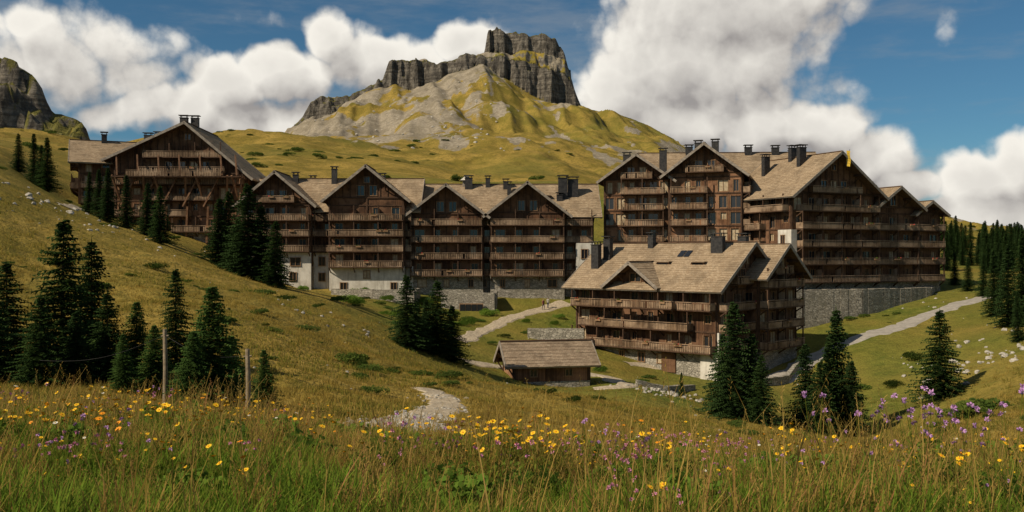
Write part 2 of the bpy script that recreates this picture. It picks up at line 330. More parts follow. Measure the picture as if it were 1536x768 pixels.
def balcony(P,fr,a0,a1,z,depth=1.4,fh=2.7,posts=True,mat='bal',h=.92):
    B=P['balconies']
    fr.box(B,a0,a1,.01,depth,z-.17,z,'beam')
    fr.box(B,a0,a1,depth-.12,depth+.02,z+h,z+h+.09,mat); 
    x=a0; dz=random.uniform(-.03,.03); gap=random.choice([.235,.25,.27,.30])
    while x<a1-.1:
        if random.random()>.02: fr.box(B,x,min(x+.185,a1),depth-.06,depth-.02,z-.12+dz,z+h-.12,mat)
        x+=gap
    fr.box(B,a0+.005,a0+.05,.02,depth-.13,z-.2,z+h,mat);fr.box(B,a1-.05,a1-.005,.02,depth-.13,z-.2,z+h,mat)
    k=max(1,round((a1-a0)/4.2))
    for i in range(k+1):
        a=a0+.12+(a1-a0-.24)*i/k
        if posts: fr.box(B,a-.08,a+.08,depth-.3,depth-.14,z+.003,z+fh-.175,'beam')
        B.beam(fr.P(a,.05,z-.95),fr.P(a,depth-.2,z-.2),.14,.16,'beam')
        if posts and 0<i<k: fr.box(B,a-.03,a+.03,.05,depth-.31,z+.01,z+2.0,mat)
    # a few things kept on the balconies: flower boxes, chairs seen between the boards, drying cloths
    for i in range(int((a1-a0)/3)):
        if random.random()<.22:
            a=random.uniform(a0+.6,a1-1.4); fr.box(P['flower_boxes'],a,a+.9,depth+.025,depth+.2,z+h-.28,z+h-.06,'frame')
            for j in range(9):
                q=fr.P(a+random.uniform(.05,.85),depth+random.uniform(.03,.2),z+h+random.uniform(-.05,.12)); e=Vector((random.gauss(0,1),random.gauss(0,1),random.gauss(0,1))).normalized()*.11; g_=e.orthogonal().normalized()*.08
                P['flower_boxes'].face([q-e,q-g_,q+e,q+g_],random.choice(['leaf_a','leaf_a','geranium']))
def facade(P,fr,W,zb,zf,fh,nf,ztop,wall='wood',bals=None,bay=2.6,skip=.1,base='stone',windows=True,basewin=False,doors=.5):
    mb=P['walls']
    fr.quad(mb,0,W,zb,zf,.12,base); fr.box(mb,0,W,0.0,.12,zf-.001,zf+.05,base)
    if basewin:
        nb=int(W/3.2); f2=fr.off(.12)
        for i in range(nb):
            c=(i+.5)*W/nb
            if random.random()<.8: window_proud(P,f2,c,random.choice([1.0,1.4,.7]),zf-1.9,zf-.7)
            if zf>6.5 and random.random()<.7: window_proud(P,f2,c+.3,random.choice([1.0,1.8,.9]),zf-4.1,zf-2.7)
    nb=max(1,int(W/bay))
    for k in range(nf):
        za=zf+k*fh; zt=min(za+fh,ztop)
        if zt-za<2.18 or not windows: fr.quad(mb,0,W,za,zt,0,wall); continue
        ops=[]
        for i in range(nb):
            if random.random()<skip: continue
            c=(i+.5)*W/nb+random.uniform(-.15,.15)
            if random.random()<doors: w,s,h=random.choice([1.3,1.7,.9]),.12,2.12
            else: w,s,h=random.choice([1.0,1.2,.8]),.9,2.08
            ops.append((c-w/2,c+w/2,za+s,za+h))
        x=0
        for a0,a1,s,h in ops:
            fr.quad(mb,x,a0,za,zt,0,wall); fr.quad(mb,a0,a1,za,s,0,wall); fr.quad(mb,a0,a1,h,zt,0,wall)
            window(P,fr,(a0+a1)/2,a1-a0,s,h); x=a1
        fr.quad(mb,x,W,za,zt,0,wall)
        if zt-za>2.5: fr.box(P['timber_frame'],0,W,.006,.09,zt-.24,zt-.02,'beam')
    zz=zf+nf*fh
    if zz<ztop: fr.quad(mb,0,W,zz,ztop,0,wall)
    for i in range(int(W/5)+1):
        a=.12+(W-.24)*i/max(1,int(W/5)); fr.box(P['timber_frame'],a-.11,a+.11,.012,.13,zf+.06,ztop,'beam')
    for (k,a0,a1,*r) in (bals or []):
        balcony(P,fr,a0,a1,zf+k*fh,r[0] if r else 1.4,fh,posts=(not r or len(r)<2 or r[1]))
def gable_wall(P,fr,W,ztop,zl,zr_,xr,zrid,wall='wood',gwin=2,bal=True,fh=2.7):
    P['walls'].face([fr.P(0,0,ztop),fr.P(W,0,ztop)]+([fr.P(W,0,zr_)] if zr_>ztop+.01 else [])+[fr.P(xr,0,zrid)]+([fr.P(0,0,zl)] if zl>ztop+.01 else []),wall)
    T=P['timber_frame']
    top=lambda a: zl+(zrid-zl)*a/xr if a<xr else zr_+(zrid-zr_)*(W-a)/(W-xr)
    fr.box(T,.0,W,.014,.16,ztop-.14,ztop+.12,'beam')
    a=1.
    while a<W-.9:
        if top(a)-.15>ztop+.3: fr.box(T,a-.07,a+.07,.01,.10,ztop+.13,top(a)-.12,'beam')
        a+=1.25
    zz=ztop+.35
    if gwin and zrid-ztop>3:
        for i in range(gwin):
            c=xr+(i-(gwin-1)/2)*2.1
            if top(c-.6)>zz+1.9 and top(c+.6)>zz+1.9: window_proud(P,fr,c,1.15,zz,zz+1.6)
        if bal:
            h=(zrid-ztop-1.6)/(zrid-ztop); balcony(P,fr,xr-xr*h*.8,xr+(W-xr)*h*.8,ztop+.05,1.15,fh,posts=False)
        if zrid-ztop>5: window_proud(P,fr,xr,.9,zrid-2.6,zrid-1.7)
def slope(mb,A,B,C,D,mat='roof'):
    "A,B ridge; D,C eave"
    A,B,C,D=map(Vector,(A,B,C,D)); nn=(B-A).cross(D-A).normalized()
    if nn.z<0: nn=-nn
    L=(D-A).length; nc=max(2,int(L/.5)); le=(B-A).length; ns_=max(1,int(le/1.7))
    for i in range(nc):
        f0=i/nc; f1=(i+1)/nc
        for j in range(ns_):
            g0=j/ns_; g1=(j+1)/ns_
            lo=random.uniform(.035,.07); ex=random.uniform(-.01,.025)/L
            p=lambda f,g,h:(A.lerp(D,f)).lerp(B.lerp(C,f),g)+nn*h
            a,b_,c,d=p(f0,g0,.02),p(f0,g1,.02),p(f1+ex,g1,lo),p(f1+ex,g0,lo)
            q=[a,b_,c,d]
            if (b_-a).cross(c-a).dot(nn)<0: q=q[::-1]
            mb.face(q,mat); mb.face([d,c,p(f1+ex,g1,.0),p(f1+ex,g0,.0)],mat)
    dn=nn*-.2
    mb.face([A+dn,B+dn,C+dn,D+dn],'soffit'); mb.face([A,A+dn,D+dn,D],'fascia'); mb.face([B,B+dn,C+dn,C],'fascia'); mb.face([D,D+dn,C+dn,C],'fascia')
    e=(B-A).normalized()
    for s0,s1,sg in ((A,D,-1),(B,C,1)): mb.beam(s0+e*sg*.05-nn*.12,s1+e*sg*.05-nn*.12,.09,.42,'fascia')
    m_=int(le/1.1)
    for i in range(m_+1):
        f=(i+.15)/(m_+.3); p1=D.lerp(C,f)-nn*.3; k=(D-A).normalized(); mb.beam(p1-k*1.3,p1-k*.08,.12,.18,'beam')
def roof(P,x0,y0,w,l,zL,zR,zr,sr=None,axis='y',oe=1.3,og=1.5,mat='roof',og2=None):
    if axis=='y': S,T=w,l; pt=lambda s,t_,z:(x0+s,y0+t_,z)
    else: S,T=l,w; pt=lambda s,t_,z:(x0+t_,y0+s,z)
    sr=S/2 if sr is None else sr; og2=og if og2 is None else og2; R=P['roof']; up=.22
    for s_e,ze,sg in ((0,zL,-1),(S,zR,1)):
        sl=(zr-ze)/abs(sr-s_e); se=s_e+sg*oe; z_=ze-oe*sl+up
        slope(R,pt(sr,-og,zr+up),pt(sr,T+og2,zr+up),pt(se,T+og2,z_),pt(se,-og,z_),mat)
    R.beam(pt(sr,-og,zr+up+.08),pt(sr,T+og2,zr+up+.08),.4,.1,'soffit')
    for f in (0,.5,1):
        for s_e,ze in ((0,zL),(S,zR)):
            s_=sr+(s_e-sr)*f; z_=zr+(ze-zr)*f-.2; R.beam(pt(s_,-og+.1,z_),pt(s_,.2,z_),.22,.28,'beam'); R.beam(pt(s_,T-.2,z_),pt(s_,T+og2-.1,z_),.22,.28,'beam')
            if f>0: R.beam(pt(s_,-.05,z_-1.2),pt(s_,-og+.3,z_-.15),.14,.16,'beam')
def chimney(P,x,y,z0,z1,w=.9,d=.8,cap=True):
    C=P['chimneys']; C.box(x-w/2,x+w/2,y-d/2,y+d/2,z0,z1,'metal')
    if cap:
        C.box(x-w/2-.08,x+w/2+.08,y-d/2-.08,y+d/2+.08,z1+.002,z1+.1,'metal')
        for i in (-1,1):
            for j in (-1,1): C.box(x+i*w*.4-.05,x+i*w*.4+.05,y+j*d*.4-.05,y+j*d*.4+.05,z1+.1,z1+.42,'metal')
        C.box(x-w/2-.2,x+w/2+.2,y-d/2-.2,y+d/2+.2,z1+.42,z1+.54,'metal')
def block(P,x0,y0,w,l,zb,zf,fh,nf,zL,zR,zr,sr=None,axis='y',fF={},fR={},fL={},oe=1.3,og=1.5,mat='roof',gwin=2,gbal=True,wall='wood',og2=None,base='stone'):
    ff={'F':(Fr((x0,y0),(1,0),(0,-1)),w),'R':(Fr((x0+w,y0),(0,1),(1,0)),l),'B':(Fr((x0+w,y0+l),(-1,0),(0,1)),w),'L':(Fr((x0,y0+l),(0,-1),(-1,0)),l)}
    for k,(fr,W) in ff.items():
        gab=(k in 'FB')==(axis=='y'); o={'F':fF,'R':fR,'L':fL,'B':{'windows':False}}[k]; o=dict(o)
        gw=o.pop('gwin',gwin); gb=o.pop('gbal',gbal)
        if axis=='y': zt=min(zL,zR) if gab else (zL if k=='L' else zR)
        else: zt=min(zL,zR) if gab else (zL if k=='F' else zR)
        o.setdefault('base',base)
        facade(P,fr,W,zb,zf,fh,nf,zt,wall=o.pop('wall',wall),**o)
        if gab:
            s_=(W/2 if sr is None else sr)
            if k in 'FR': zl,zr_,xr=zL,zR,s_
            else: zl,zr_,xr=zR,zL,W-s_
            gable_wall(P,fr,W,zt,zl,zr_,xr,zr,wall,gw if k!='B' else 0,gb and k!='B',fh)
    roof(P,x0,y0,w,l,zL,zR,zr,sr,axis,oe,og,mat,og2)
def dormer(P,x,y,z,w=1.6):
    R=P['roof']; R.box(x-w/2,x+w/2,y,y+1.6,z-.6,z+.55,'wood2'); R.box(x-w/2-.25,x+w/2+.25,y-.3,y+1.9,z+.552,z+.67,'roof2')
    P['windows'].face([(x-w/2+.15,y-.01,z-.1),(x+w/2-.15,y-.01,z-.1),(x+w/2-.15,y-.01,z+.45),(x-w/2+.15,y-.01,z+.45)],'glass')
def rendered_patch(P,fr,a0,a1,z0,z1,wins,d=.3,mat='plaster'):
    "pale rendered wall section standing in front of the timber, with its own windows"
    fr.box(P['walls'],a0,a1,.135,d,z0,z1,mat); f2=fr.off(d)
    for a,z,w,h in wins: window_proud(P,f2,a,w,z,z+h)
rad=math.radians
M['leaf_a']=m_leaf('shrub_leaves',(.045,.08,.016),(.11,.145,.028),(.07,.10,.022),.3)
M['geranium']=m_plain('geranium_red',(.40,.03,.03),(.55,.06,.05),6,.7,0,0)
# ---- long central chalet, two joined halves
P=Parts(); z0=-9; w=26.7
block(P,0,0,w,14,-3,7.2,2.6,4,17.1,17.1,22.4,axis='x',oe=1.2,og=1.2,fF=dict(bals=[(k,2,w-.2) for k in range(1,4)]+[(0,12.8,w-.2)],base='plaster',basewin=True),fL=dict(base='plaster',basewin=True,bals=[(1,6,13),(2,6,13)]),gwin=1)
for gx,gw,apx,ea in ((-1.8,11.6,22.9,18.4),(12.8,12.6,23.9,19.2)):
    block(P,gx,-1.6,gw,8,-3,7.2,2.6,4,ea-.4,ea-.4,apx,axis='y',oe=1.2,og=1.7,fF=dict(bals=[(1,.1,gw-.1),(2,.1,gw-.1),(3,.1,gw-.1)]+([(0,.1,gw-.1)] if gx>0 else []),base='plaster',basewin=True),gwin=2,og2=1,gbal=(gx<0))
rendered_patch(P,Fr((-1.8,-1.6),(1,0),(0,-1)),1.5,11.6,-3,9.55,[(3,7.4,1.0,1.3),(5.6,7.4,1.0,1.3),(9,7.4,1.6,1.3),(4,5.0,1.2,1.2),(8.6,4.9,1.0,1.3)])
rendered_patch(P,Fr((9.8,0),(1,0),(0,-1)),.05,2.9,-3,9.55,[(1.5,7.4,1.0,1.4),(1.5,4.8,1.0,1.3)])
for x,y,h in ((3,5,22.6),(5.4,6,23.2),(8,8,22.8),(12.2,6,24.2),(20.4,8,23.2)): chimney(P,x,y,17,h)
P.build('timber_chalet_hotel',(-43.4,158,z0),0)
P=Parts(); w=30.6
block(P,0,0,w,14,-3,5.7,2.85,4,16.3,16.3,21.6,axis='x',oe=1.2,og=1.4,fF=dict(bals=[(k,.2,w-.2) for k in range(4)],basewin=True),fR=dict(base='plaster'),gwin=1)
for gx,gw,apx,ea in ((-.6,12.4,20.9,16.2),(13,12.6,21.3,16.4)):
    block(P,gx,-1.7,gw,8,-3,5.7,2.85,4,ea,ea,apx,axis='y',oe=1.3,og=1.8,fF=dict(bals=[(k,.1,gw-.1) for k in range(4)],basewin=True),gwin=2,og2=1,gbal=False)
rendered_patch(P,Fr((0,0),(1,0),(0,-1)),27.6,30.6,-3,11.2,[(29,8.6,1.0,1.5),(29,5.8,1.0,1.5)],1.7)
for x,y,h,w_ in ((9,6,22.8,1.3),(12.4,6.5,22.8,.8),(15.6,6,22.2,.9),(16.2,4.5,21.6,.7),(25.6,3.5,22.6,1.6),(27.4,4,22.4,1.8),(25.0,3,19.6,1.0)): chimney(P,x,y,16,h,w_)
R=P['roof_cupola']; R.box(8.6-.7,8.6+.7,6.3,7.7,20.8,22.5,'fascia')
ap=(8.6,7,23.5); c4=[(7.5,5.9,22.5),(9.7,5.9,22.5),(9.7,8.1,22.5),(7.5,8.1,22.5)]
for i in range(4): R.face([c4[i],c4[(i+1)%4],ap],'plaster')
for x in (19.5,22.5): dormer(P,x,3.0,19)
P.build('timber_chalet_hotel',(-16.7,160,z0),0)
# ---- left chalet
P=Parts()
bl=[(0,10,22),(1,.5,13),(2,6,17),(3,.3,22.1)]
block(P,0,0,22.4,16,-3,4.2,2.7,4,16.8,14.2,22.6,sr=12.4,axis='y',oe=1.6,og=2.0,fF=dict(bals=bl,basewin=True,bay=2.3,wall='wood2'),fR=dict(bals=[(2,1,14)]),gwin=4,mat='roof')
fr=Fr((0,0),(1,0),(0,-1))
for i,a in enumerate((1.5,5,8.5,12,15.5,19,21.5)):
    P['timber_frame'].beam(fr.P(a,.1,8.0),fr.P(a+(.9 if i%2 else -.9),3.0,13.6),.3,.32,'beam2'); P['timber_frame'].beam(fr.P(a,.15,-1),fr.P(a+.8,1.6,8.4),.3,.32,'beam2')
    P['timber_frame'].beam(fr.P(a,3.0,13.6),fr.P(a-.6,1.7,17.2),.22,.24,'beam2'); P['timber_frame'].beam(fr.P(a,1.6,8.4),fr.P(min(a+2.6,22),1.7,13.4),.22,.24,'beam2')
fr.box(P['balconies'],.5,21.9,1.5,3.1,13.3,13.5,'beam'); balcony(P,Fr((0,-1.6),(1,0),(0,-1)),3,19,13.5,1.5,2.7,False)
balcony(P,fr,5.2,18.4,16.9,1.5,2.7,True); 
for x,y,h in ((10.2,5,24.4),(12,5.4,24.4),(3.6,6,21.4),(4.4,9,22),(7.5,11,23)): chimney(P,x,y,16,h,1.3)
P.build('timber_chalet',(-68.1,160,0),rad(2))
P=Parts()
block(P,0,0,14,13,-3,6.5,2.6,4,16.6,16.6,20.3,axis='x',oe=1.6,og=1.6,fF=dict(bals=[(2,.3,12),(1,.3,6)],bay=2.4),fL=dict(bals=[(2,1,12)]),gwin=2)
chimney(P,4,6,18,21.6)
P.build('timber_chalet',(-74.0,159.5,0),rad(24))
# ---- right complex
P=Parts()
def bb(n_,W,a=.1): return [(k,a,W-a) for k in range(n_)]
w=17.5
block(P,0,0,w,15,-4,4.85,2.85,5,19.2,19.2,25.6,axis='y',oe=1.5,og=2.0,og2=2,fF=dict(bals=[(k,.9,w-.1,1.7) for k in range(5)],base='stone'),fL=dict(bals=[(4,.2,14.5),(3,.2,9),(2,.2,9)],base='stone'),gwin=3)
rendered_patch(P,Fr((0,15),(0,-1),(-1,0)),12.2,15.3,3,13.2,[(13.4,11,.8,1.3),(13.4,8.4,.8,1.3),(13.4,5.8,.8,1.3)]); Fr((0,0),(1,0),(0,-1)).box(P['walls'],-.29,.85,.13,.31,3,13.2,'plaster')
for x,y,h,w_ in ((6.6,5,27,1.4),(8.4,9,27.4,1.5),(11.4,12,27.0,1.8),(12.5,5,25.4,1.0),(5.0,12,26,1.2)): chimney(P,x,y,21,h,w_)
fl=P['flag']; fl.cyl((9.6,-1.9,23.4),(10.1,-2.2,26.2),.04,.03,'metal',6)
M['flag']=m_plain('yellow_flag',(.5,.33,.03),(.62,.42,.06),4,.8,0,0)
for i in range(6): 
    fl.face([(9.62+.09*i*.2,-1.95-.08*math.sin(i),26-.42*i),(10.1-.1*math.sin(i*1.3),-2.3,25.9-.42*i),(10.1-.1*math.sin(i*1.3+1.3),-2.35,25.48-.42*i),(9.62+.09*(i+1)*.2,-1.95-.08*math.sin(i+1),25.58-.42*i)],'flag')
P.build('timber_chalet_hotel',(44.3,148,z0),rad(25))
P=Parts(); w=9.3
block(P,0,0,w,13,-4,4.85,2.85,4,17.2,17.2,20.4,axis='y',oe=1.0,og=2.0,fF=dict(bals=bb(4,w)),gwin=1,gbal=False); chimney(P,3.5,5,17,21.4,1.8); chimney(P,6.5,7,17,21,1.2)
P.build('timber_chalet_hotel',(60.0,155.9,z0),rad(22))
P=Parts(); w=5.8
block(P,0,0,w,11,-4,4.85,2.85,4,16.3,16.3,18.2,axis='y',oe=.9,og=1.5,fF=dict(bals=bb(4,w)),fR=dict(bals=bb(4,11)),gwin=0)
P.build('timber_chalet_hotel',(68.6,159.6,z0),rad(20))
P=Parts(); w=12.2
block(P,0,0,w,15,-4,6.0,2.75,6,23.2,23.2,27.8,axis='y',oe=1.4,og=1.8,fF=dict(bals=[(k,.4,w-5.5) for k in range(1,6)],bay=1.9,wall='wood2'),fR=dict(bals=bb(6,14)),gwin=2)
for x,y,h in ((4.5,4,28.6),(7,8,29.2)): chimney(P,x,y,24,h,1.2)
P.build('timber_chalet_hotel',(26.9,160,z0),rad(-18))
P=Parts(); w=11.4
block(P,0,0,w,15,-4,6.0,2.75,6,22.4,22.4,26.4,axis='y',oe=1.2,og=1.8,fF=dict(bals=[(k,3,w-1) for k in range(2,6)],bay=1.9,wall='wood2'),gwin=2)
for x,y,h in ((3.2,6,27.2),(9.5,8,28)): chimney(P,x,y,23,h,1.3)
P.build('timber_chalet_hotel',(16.2,163.5,z0),rad(-14))
P=Parts(); w=30
block(P,0,0,w,13,-4,4.85,2.85,6,23.6,23.6,28.2,axis='x',oe=1.4,og=1.5,fF=dict(bals=[(5,1,w-1)]))
for x,h in ((8,29.4),(10,29.2),(19,29.3),(24,29.2)): chimney(P,x,6,25,h,1.3)
P.build('timber_chalet_hotel',(25,170,z0),rad(-3))
# ---- front chalet
P=Parts(); w=23.3
block(P,0,0,w,15,-4,2.5,2.75,3,11.3,11.3,16.6,axis='x',oe=1.6,og=1.5,fF=dict(bals=[(0,.1,w-.1,1.5),(1,1.5,w-3.5,1.5),(2,.1,8,1.5),(2,15,w-.1,1.5)],basewin=True),fR=dict(bals=[(k,.2,8.5) for k in range(3)]),gwin=2,mat='roof')
fr=Fr((0,0),(1,0),(0,-1)); balcony(P,Fr((0,-1.5),(1,0),(0,-1)),8,18,8.1,1.0,2.7,False)
fr.box(P['walls'],w-2.2,w+.39,.13,.4,-3,2.3,'plaster'); Fr((w,0),(0,1),(1,0)).box(P['walls'],-.12,2.2,.13,.4,-3,5.1,'plaster')
block(P,w-10,7.6,11.8,10.6,-4,2.6,2.75,4,12.6,12.6,16.4,axis='x',oe=1.3,og=1.8,fR=dict(bals=[(k,.1,10.5) for k in range(4)]),gwin=2)
gx,gw=7.0,7.4
fr=Fr((gx,-.2),(1,0),(0,-1)); P['walls'].face([fr.P(0,0,11.0),fr.P(gw,0,11.0),fr.P(gw,0,11.3),fr.P(gw/2,0,14.0),fr.P(0,0,11.3)],'wood'); window_proud(P,fr,gw/2,1.8,11.5,12.6)
roof(P,gx,-.2,gw,6.5,11.3,11.3,14.0,axis='y',oe=1.1,og=1.7,og2=0)
for x in (12.8,18.4): dormer(P,x,3.2,13.6,2.0)
for x,y,h,w_ in ((1.6,2.6,16.6,1.3),(2.4,4.4,17.4,1.2),(8.5,6.8,17.9,.9),(20,5.8,17.6,1.8),(22,9,17.6,1.3)): chimney(P,x,y,12,h,w_)
S=(16.6-11.3)/7.5
for x in (14.2,15.2): P['skylight'].face([(x,4.6,11.3+S*4.6+.38),(x+.85,4.6,11.3+S*4.6+.38),(x+.85,5.8,11.3+S*5.8+.38),(x,5.8,11.3+S*5.8+.38)],'glass')
D=P['door']; fr=Fr((0,0),(1,0),(0,-1)); fr.box(D,15,17.2,.14,.3,-.5,2.1,'wood')
P.build('timber_chalet',(9.4,136,-15),rad(-43.4))
# ---- small barn
P=Parts(); w=8.6
block(P,0,0,w,5.6,-2,.35,2.1,1,2.45,2.45,4.4,axis='x',oe=.8,og=1.0,fF=dict(windows=False),mat='roof2',gwin=0,wall='wood2')
fr=Fr((0,0),(1,0),(0,-1)); window_proud(P,fr,2.2,.7,1,1.7); window_proud(P,fr,6.2,.7,1,1.7); fr.box(P['door'],3.6,4.8,.01,.09,.1,2.0,'wood')
P.build('timber_barn',(0.2,102,gz(3,103)-.0),rad(12))
# ---- retaining walls
def wall(pts,h,th=.6,name='stone_wall',down=2.5,mat='stone'):
    mb=MB(); 
    for i in range(len(pts)-1):
        a=Vector(pts[i]);b_=Vector(pts[i+1]); k=max(1,int((b_-a).length/1.2))
        for j in range(k):
            p=a.lerp(b_,j/k);q=a.lerp(b_,(j+1)/k); hh=random.uniform(-.06,.06); d=(q-p).normalized(); s_=Vector((-d.y,d.x,0))*th/2*random.uniform(.94,1.06)
            z0_=Vector((0,0,-down)); z1_=Vector((0,0,h+hh)); mb.hexa([p-s_+z0_,q-s_+z0_,q+s_+z0_,p+s_+z0_,p-s_+z1_,q-s_+z1_,q+s_+z1_,p+s_+z1_],mat)
    return link(name,mb.mesh(name))
def lvl(l,z=None):
    p=[on(u,y) for u,y in l]; zz_=max(q.z for q in p) if z is None else z
    for q in p: q.z=zz_
    return p
wall(lvl([(498,150),(560,148),(622,147),(628,156)]),.9,down=4)
wall(lvl([(662,150),(742,149),(744,157)]),1.4,down=5)
mb=MB(); p=on(707,148.4); mb.box(p.x-1.9,p.x+1.9,p.y-.05,p.y+.2,p.z-.6,p.z+1.2,'frame'); 
for i in range(4): mb.box(p.x-1.8+i*.92,p.x-1.0+i*.92,p.y-.12,p.y-.052,p.z-.4,p.z+1.05,'glass')
link('garage_door',mb.mesh('garage_door'))
wall(lvl([(792,133),(835,132),(876,131)]),1.3)
wall([on(955,103),on(1000,104),on(1040,110)],.6); wall([on(880,152),on(900,150),on(930,152)],2)
wall(lvl([(1192,146),(1290,149),(1392,157),(1400,164)],-6.6),1.3,1.2,down=6)
wall([on(1140,116),on(1180,120),on(1205,130)],.9)
# ---- roads and paths
PATHPTS=[]
def path(name,pts,w,mat,dz=.07):
    P_=[Vector(p) for p in pts]; s_=[]
    for i in range(len(P_)-1):
        p0=P_[max(i-1,0)];p1=P_[i];p2=P_[i+1];p3=P_[min(i+2,len(P_)-1)]; k=max(3,int((p2-p1).length/(.6 if name!='footpath' else .3)))
        for j in range(k):
            t_=j/k; s_.append(.5*((2*p1)+(p2-p0)*t_+(2*p0-5*p1+4*p2-p3)*t_*t_+(3*p1-p0-3*p2+p3)*t_**3))
    s_.append(P_[-1]); c=np.array([(q.x,q.y) for q in s_]); d=np.gradient(c,axis=0); d/=np.linalg.norm(d,axis=1)[:,None]+1e-9
    nn=np.stack([-d[:,1],d[:,0]],1); m_=9; K=len(c); 
    PATHPTS.extend([(q[0],q[1],w/2) for q in c])
    V=[]
    for j in range(m_):
        o=(j/(m_-1)*2-1); wj=w/2*(1+.3*vn(np.arange(K)*.45,np.full(K,float(j>m_//2)*9),61)); q=c+nn*(o*wj)[:,None]; z=H(q[:,0],q[:,1]); 
        V.append(np.column_stack([q,z+(dz if 0<j<m_-1 else -.06)]))
    V=np.stack(V,1).reshape(-1,3); f=[(i*m_+j,(i+1)*m_+j,(i+1)*m_+j+1,i*m_+j+1) for i in range(K-1) for j in range(m_-1)]
    me=bpy.data.meshes.new(name); me.from_pydata(V.tolist(),[],f); me.materials.append(M[mat]); me.update()
    return link(name,me)
path('road',[at(u,v) for u,v in ((1475,446),(1440,456),(1400,470),(1350,490),(1300,503),(1250,522),(1210,545),(1165,572))],3.6,'asphalt',.12)
path('gravel_path',[at(u,v) for u,v in ((690,512),(722,498),(760,480),(800,468),(850,455))],2.6,'gravel',.1)
path('gravel_path',[at(u,v) for u,v in ((690,540),(728,547),(770,556))],2.2,'gravel',.1)
path('gravel_path',[at(u,v) for u,v in ((880,562),(915,568),(940,578),(890,584))],2.4,'gravel',.1)
path('gravel_path',[at(u,v) for u,v in ((940,545),(1000,552),(1060,563),(1110,572))],2.4,'gravel',.1)
path('footpath',[on(u,y) for u,y in ((505,21),(540,24.5),(575,28.5),(612,33),(648,38.5),(668,44),(664,50),(640,54))],1.9,'gravel',.05)
path('footpath',[on(u,y) for u,y in ((95,118),(115,128),(135,138),(160,146))],2,'gravel',.07)
PP=np.array(PATHPTS)
def clear(x,y,mg=.15):
    k=np.ones(len(x),bool)
    for i in range(0,len(PP),1): k&=((x-PP[i,0])**2+(y-PP[i,1])**2)>(PP[i,2]+mg)**2
    return k
# ---------------------------------------------------------------- vegetation
M['needle']=m_leaf('spruce_needles',(.016,.036,.012),(.055,.092,.024),(.03,.055,.018),.15)
M['needle2']=m_leaf('young_spruce_needles',(.035,.075,.018),(.095,.15,.034),(.05,.095,.025),.2)
M['bark']=m_plain('bark',(.04,.028,.02),(.09,.065,.045),6,.9)
def spruce(seed,h=10.,R=2.3,bare=.04,nm='needle',dens=1.):
    r=random.Random(seed); mb=MB(); mb.cyl((0,0,-.6),(0,0,h*.97),.17,.02,'bark',7)
    z=h*bare
    while z<h*.985:
        t_=z/h; rr=R*(1-t_)**.82*r.uniform(.76,1.13)+.08; nb=int((7+5*(1-t_))*dens); a0=r.random()*6.28
        for i in range(nb):
            a=a0+6.283*i/nb+r.uniform(-.25,.25); L=rr*r.uniform(.62,1.18); d=Vector((math.cos(a),math.sin(a),0)); sd=Vector((-d.y,d.x,0))
            up=.25 if t_>.7 else .05; dr=r.uniform(.2,.42)
            zz_=z+r.uniform(-.1,.1)
            sp_=lambda s_: Vector((0,0,zz_))+d*(L*s_)+Vector((0,0,L*(up*s_-dr*s_*s_+.13*s_**4)))
            ns_=max(4,int(L/.2))
            for j in range(ns_):
                s_=(j+.6)/ns_
                if r.random()<.08: continue
                p=sp_(s_); tw=(.16+.42*(1-s_)*min(1,L*.55))*r.uniform(.7,1.2)
                for sg in (-1,1):
                    q=p+d*tw*.55+sd*sg*tw*.9+Vector((0,0,-tw*r.uniform(.15,.55))); wv=d*.085
                    mb.face([p-wv,p+wv,q+wv*.4,q-wv*.5],nm)
                    if r.random()<.5:
                        q2=p+sd*sg*tw*.3+d*.1+Vector((0,0,-r.uniform(.12,.3))); mb.face([p-wv,p+wv,q2],nm)
            p=sp_(.93);q=sp_(1.06); mb.face([p-sd*.06,q,p+sd*.06],nm)
        z+=r.uniform(.2,.3)*(1-.35*t_)
    mb.face([(.05,0,h*.95),(0,0,h*1.03),(-.05,0,h*.95)],nm)
    return mb.mesh('spruce',False)
SP=[spruce(1),spruce(2,R=2.7),spruce(3,R=2.0),spruce(4,R=2.45),spruce(5,R=3.1,nm='needle2',bare=.02,dens=1.2)]
def tree(u,y,h,k=None,wd=1.):
    p=on(u,y,-.1); o=link('spruce_tree',SP[random.randrange(4) if k is None else k],None,p,random.random()*6.28,h/10); o.scale=(h/10*wd,h/10*wd,h/10); o.rotation_euler=(random.uniform(-.02,.02),random.uniform(-.02,.02),random.random()*6.28); return o
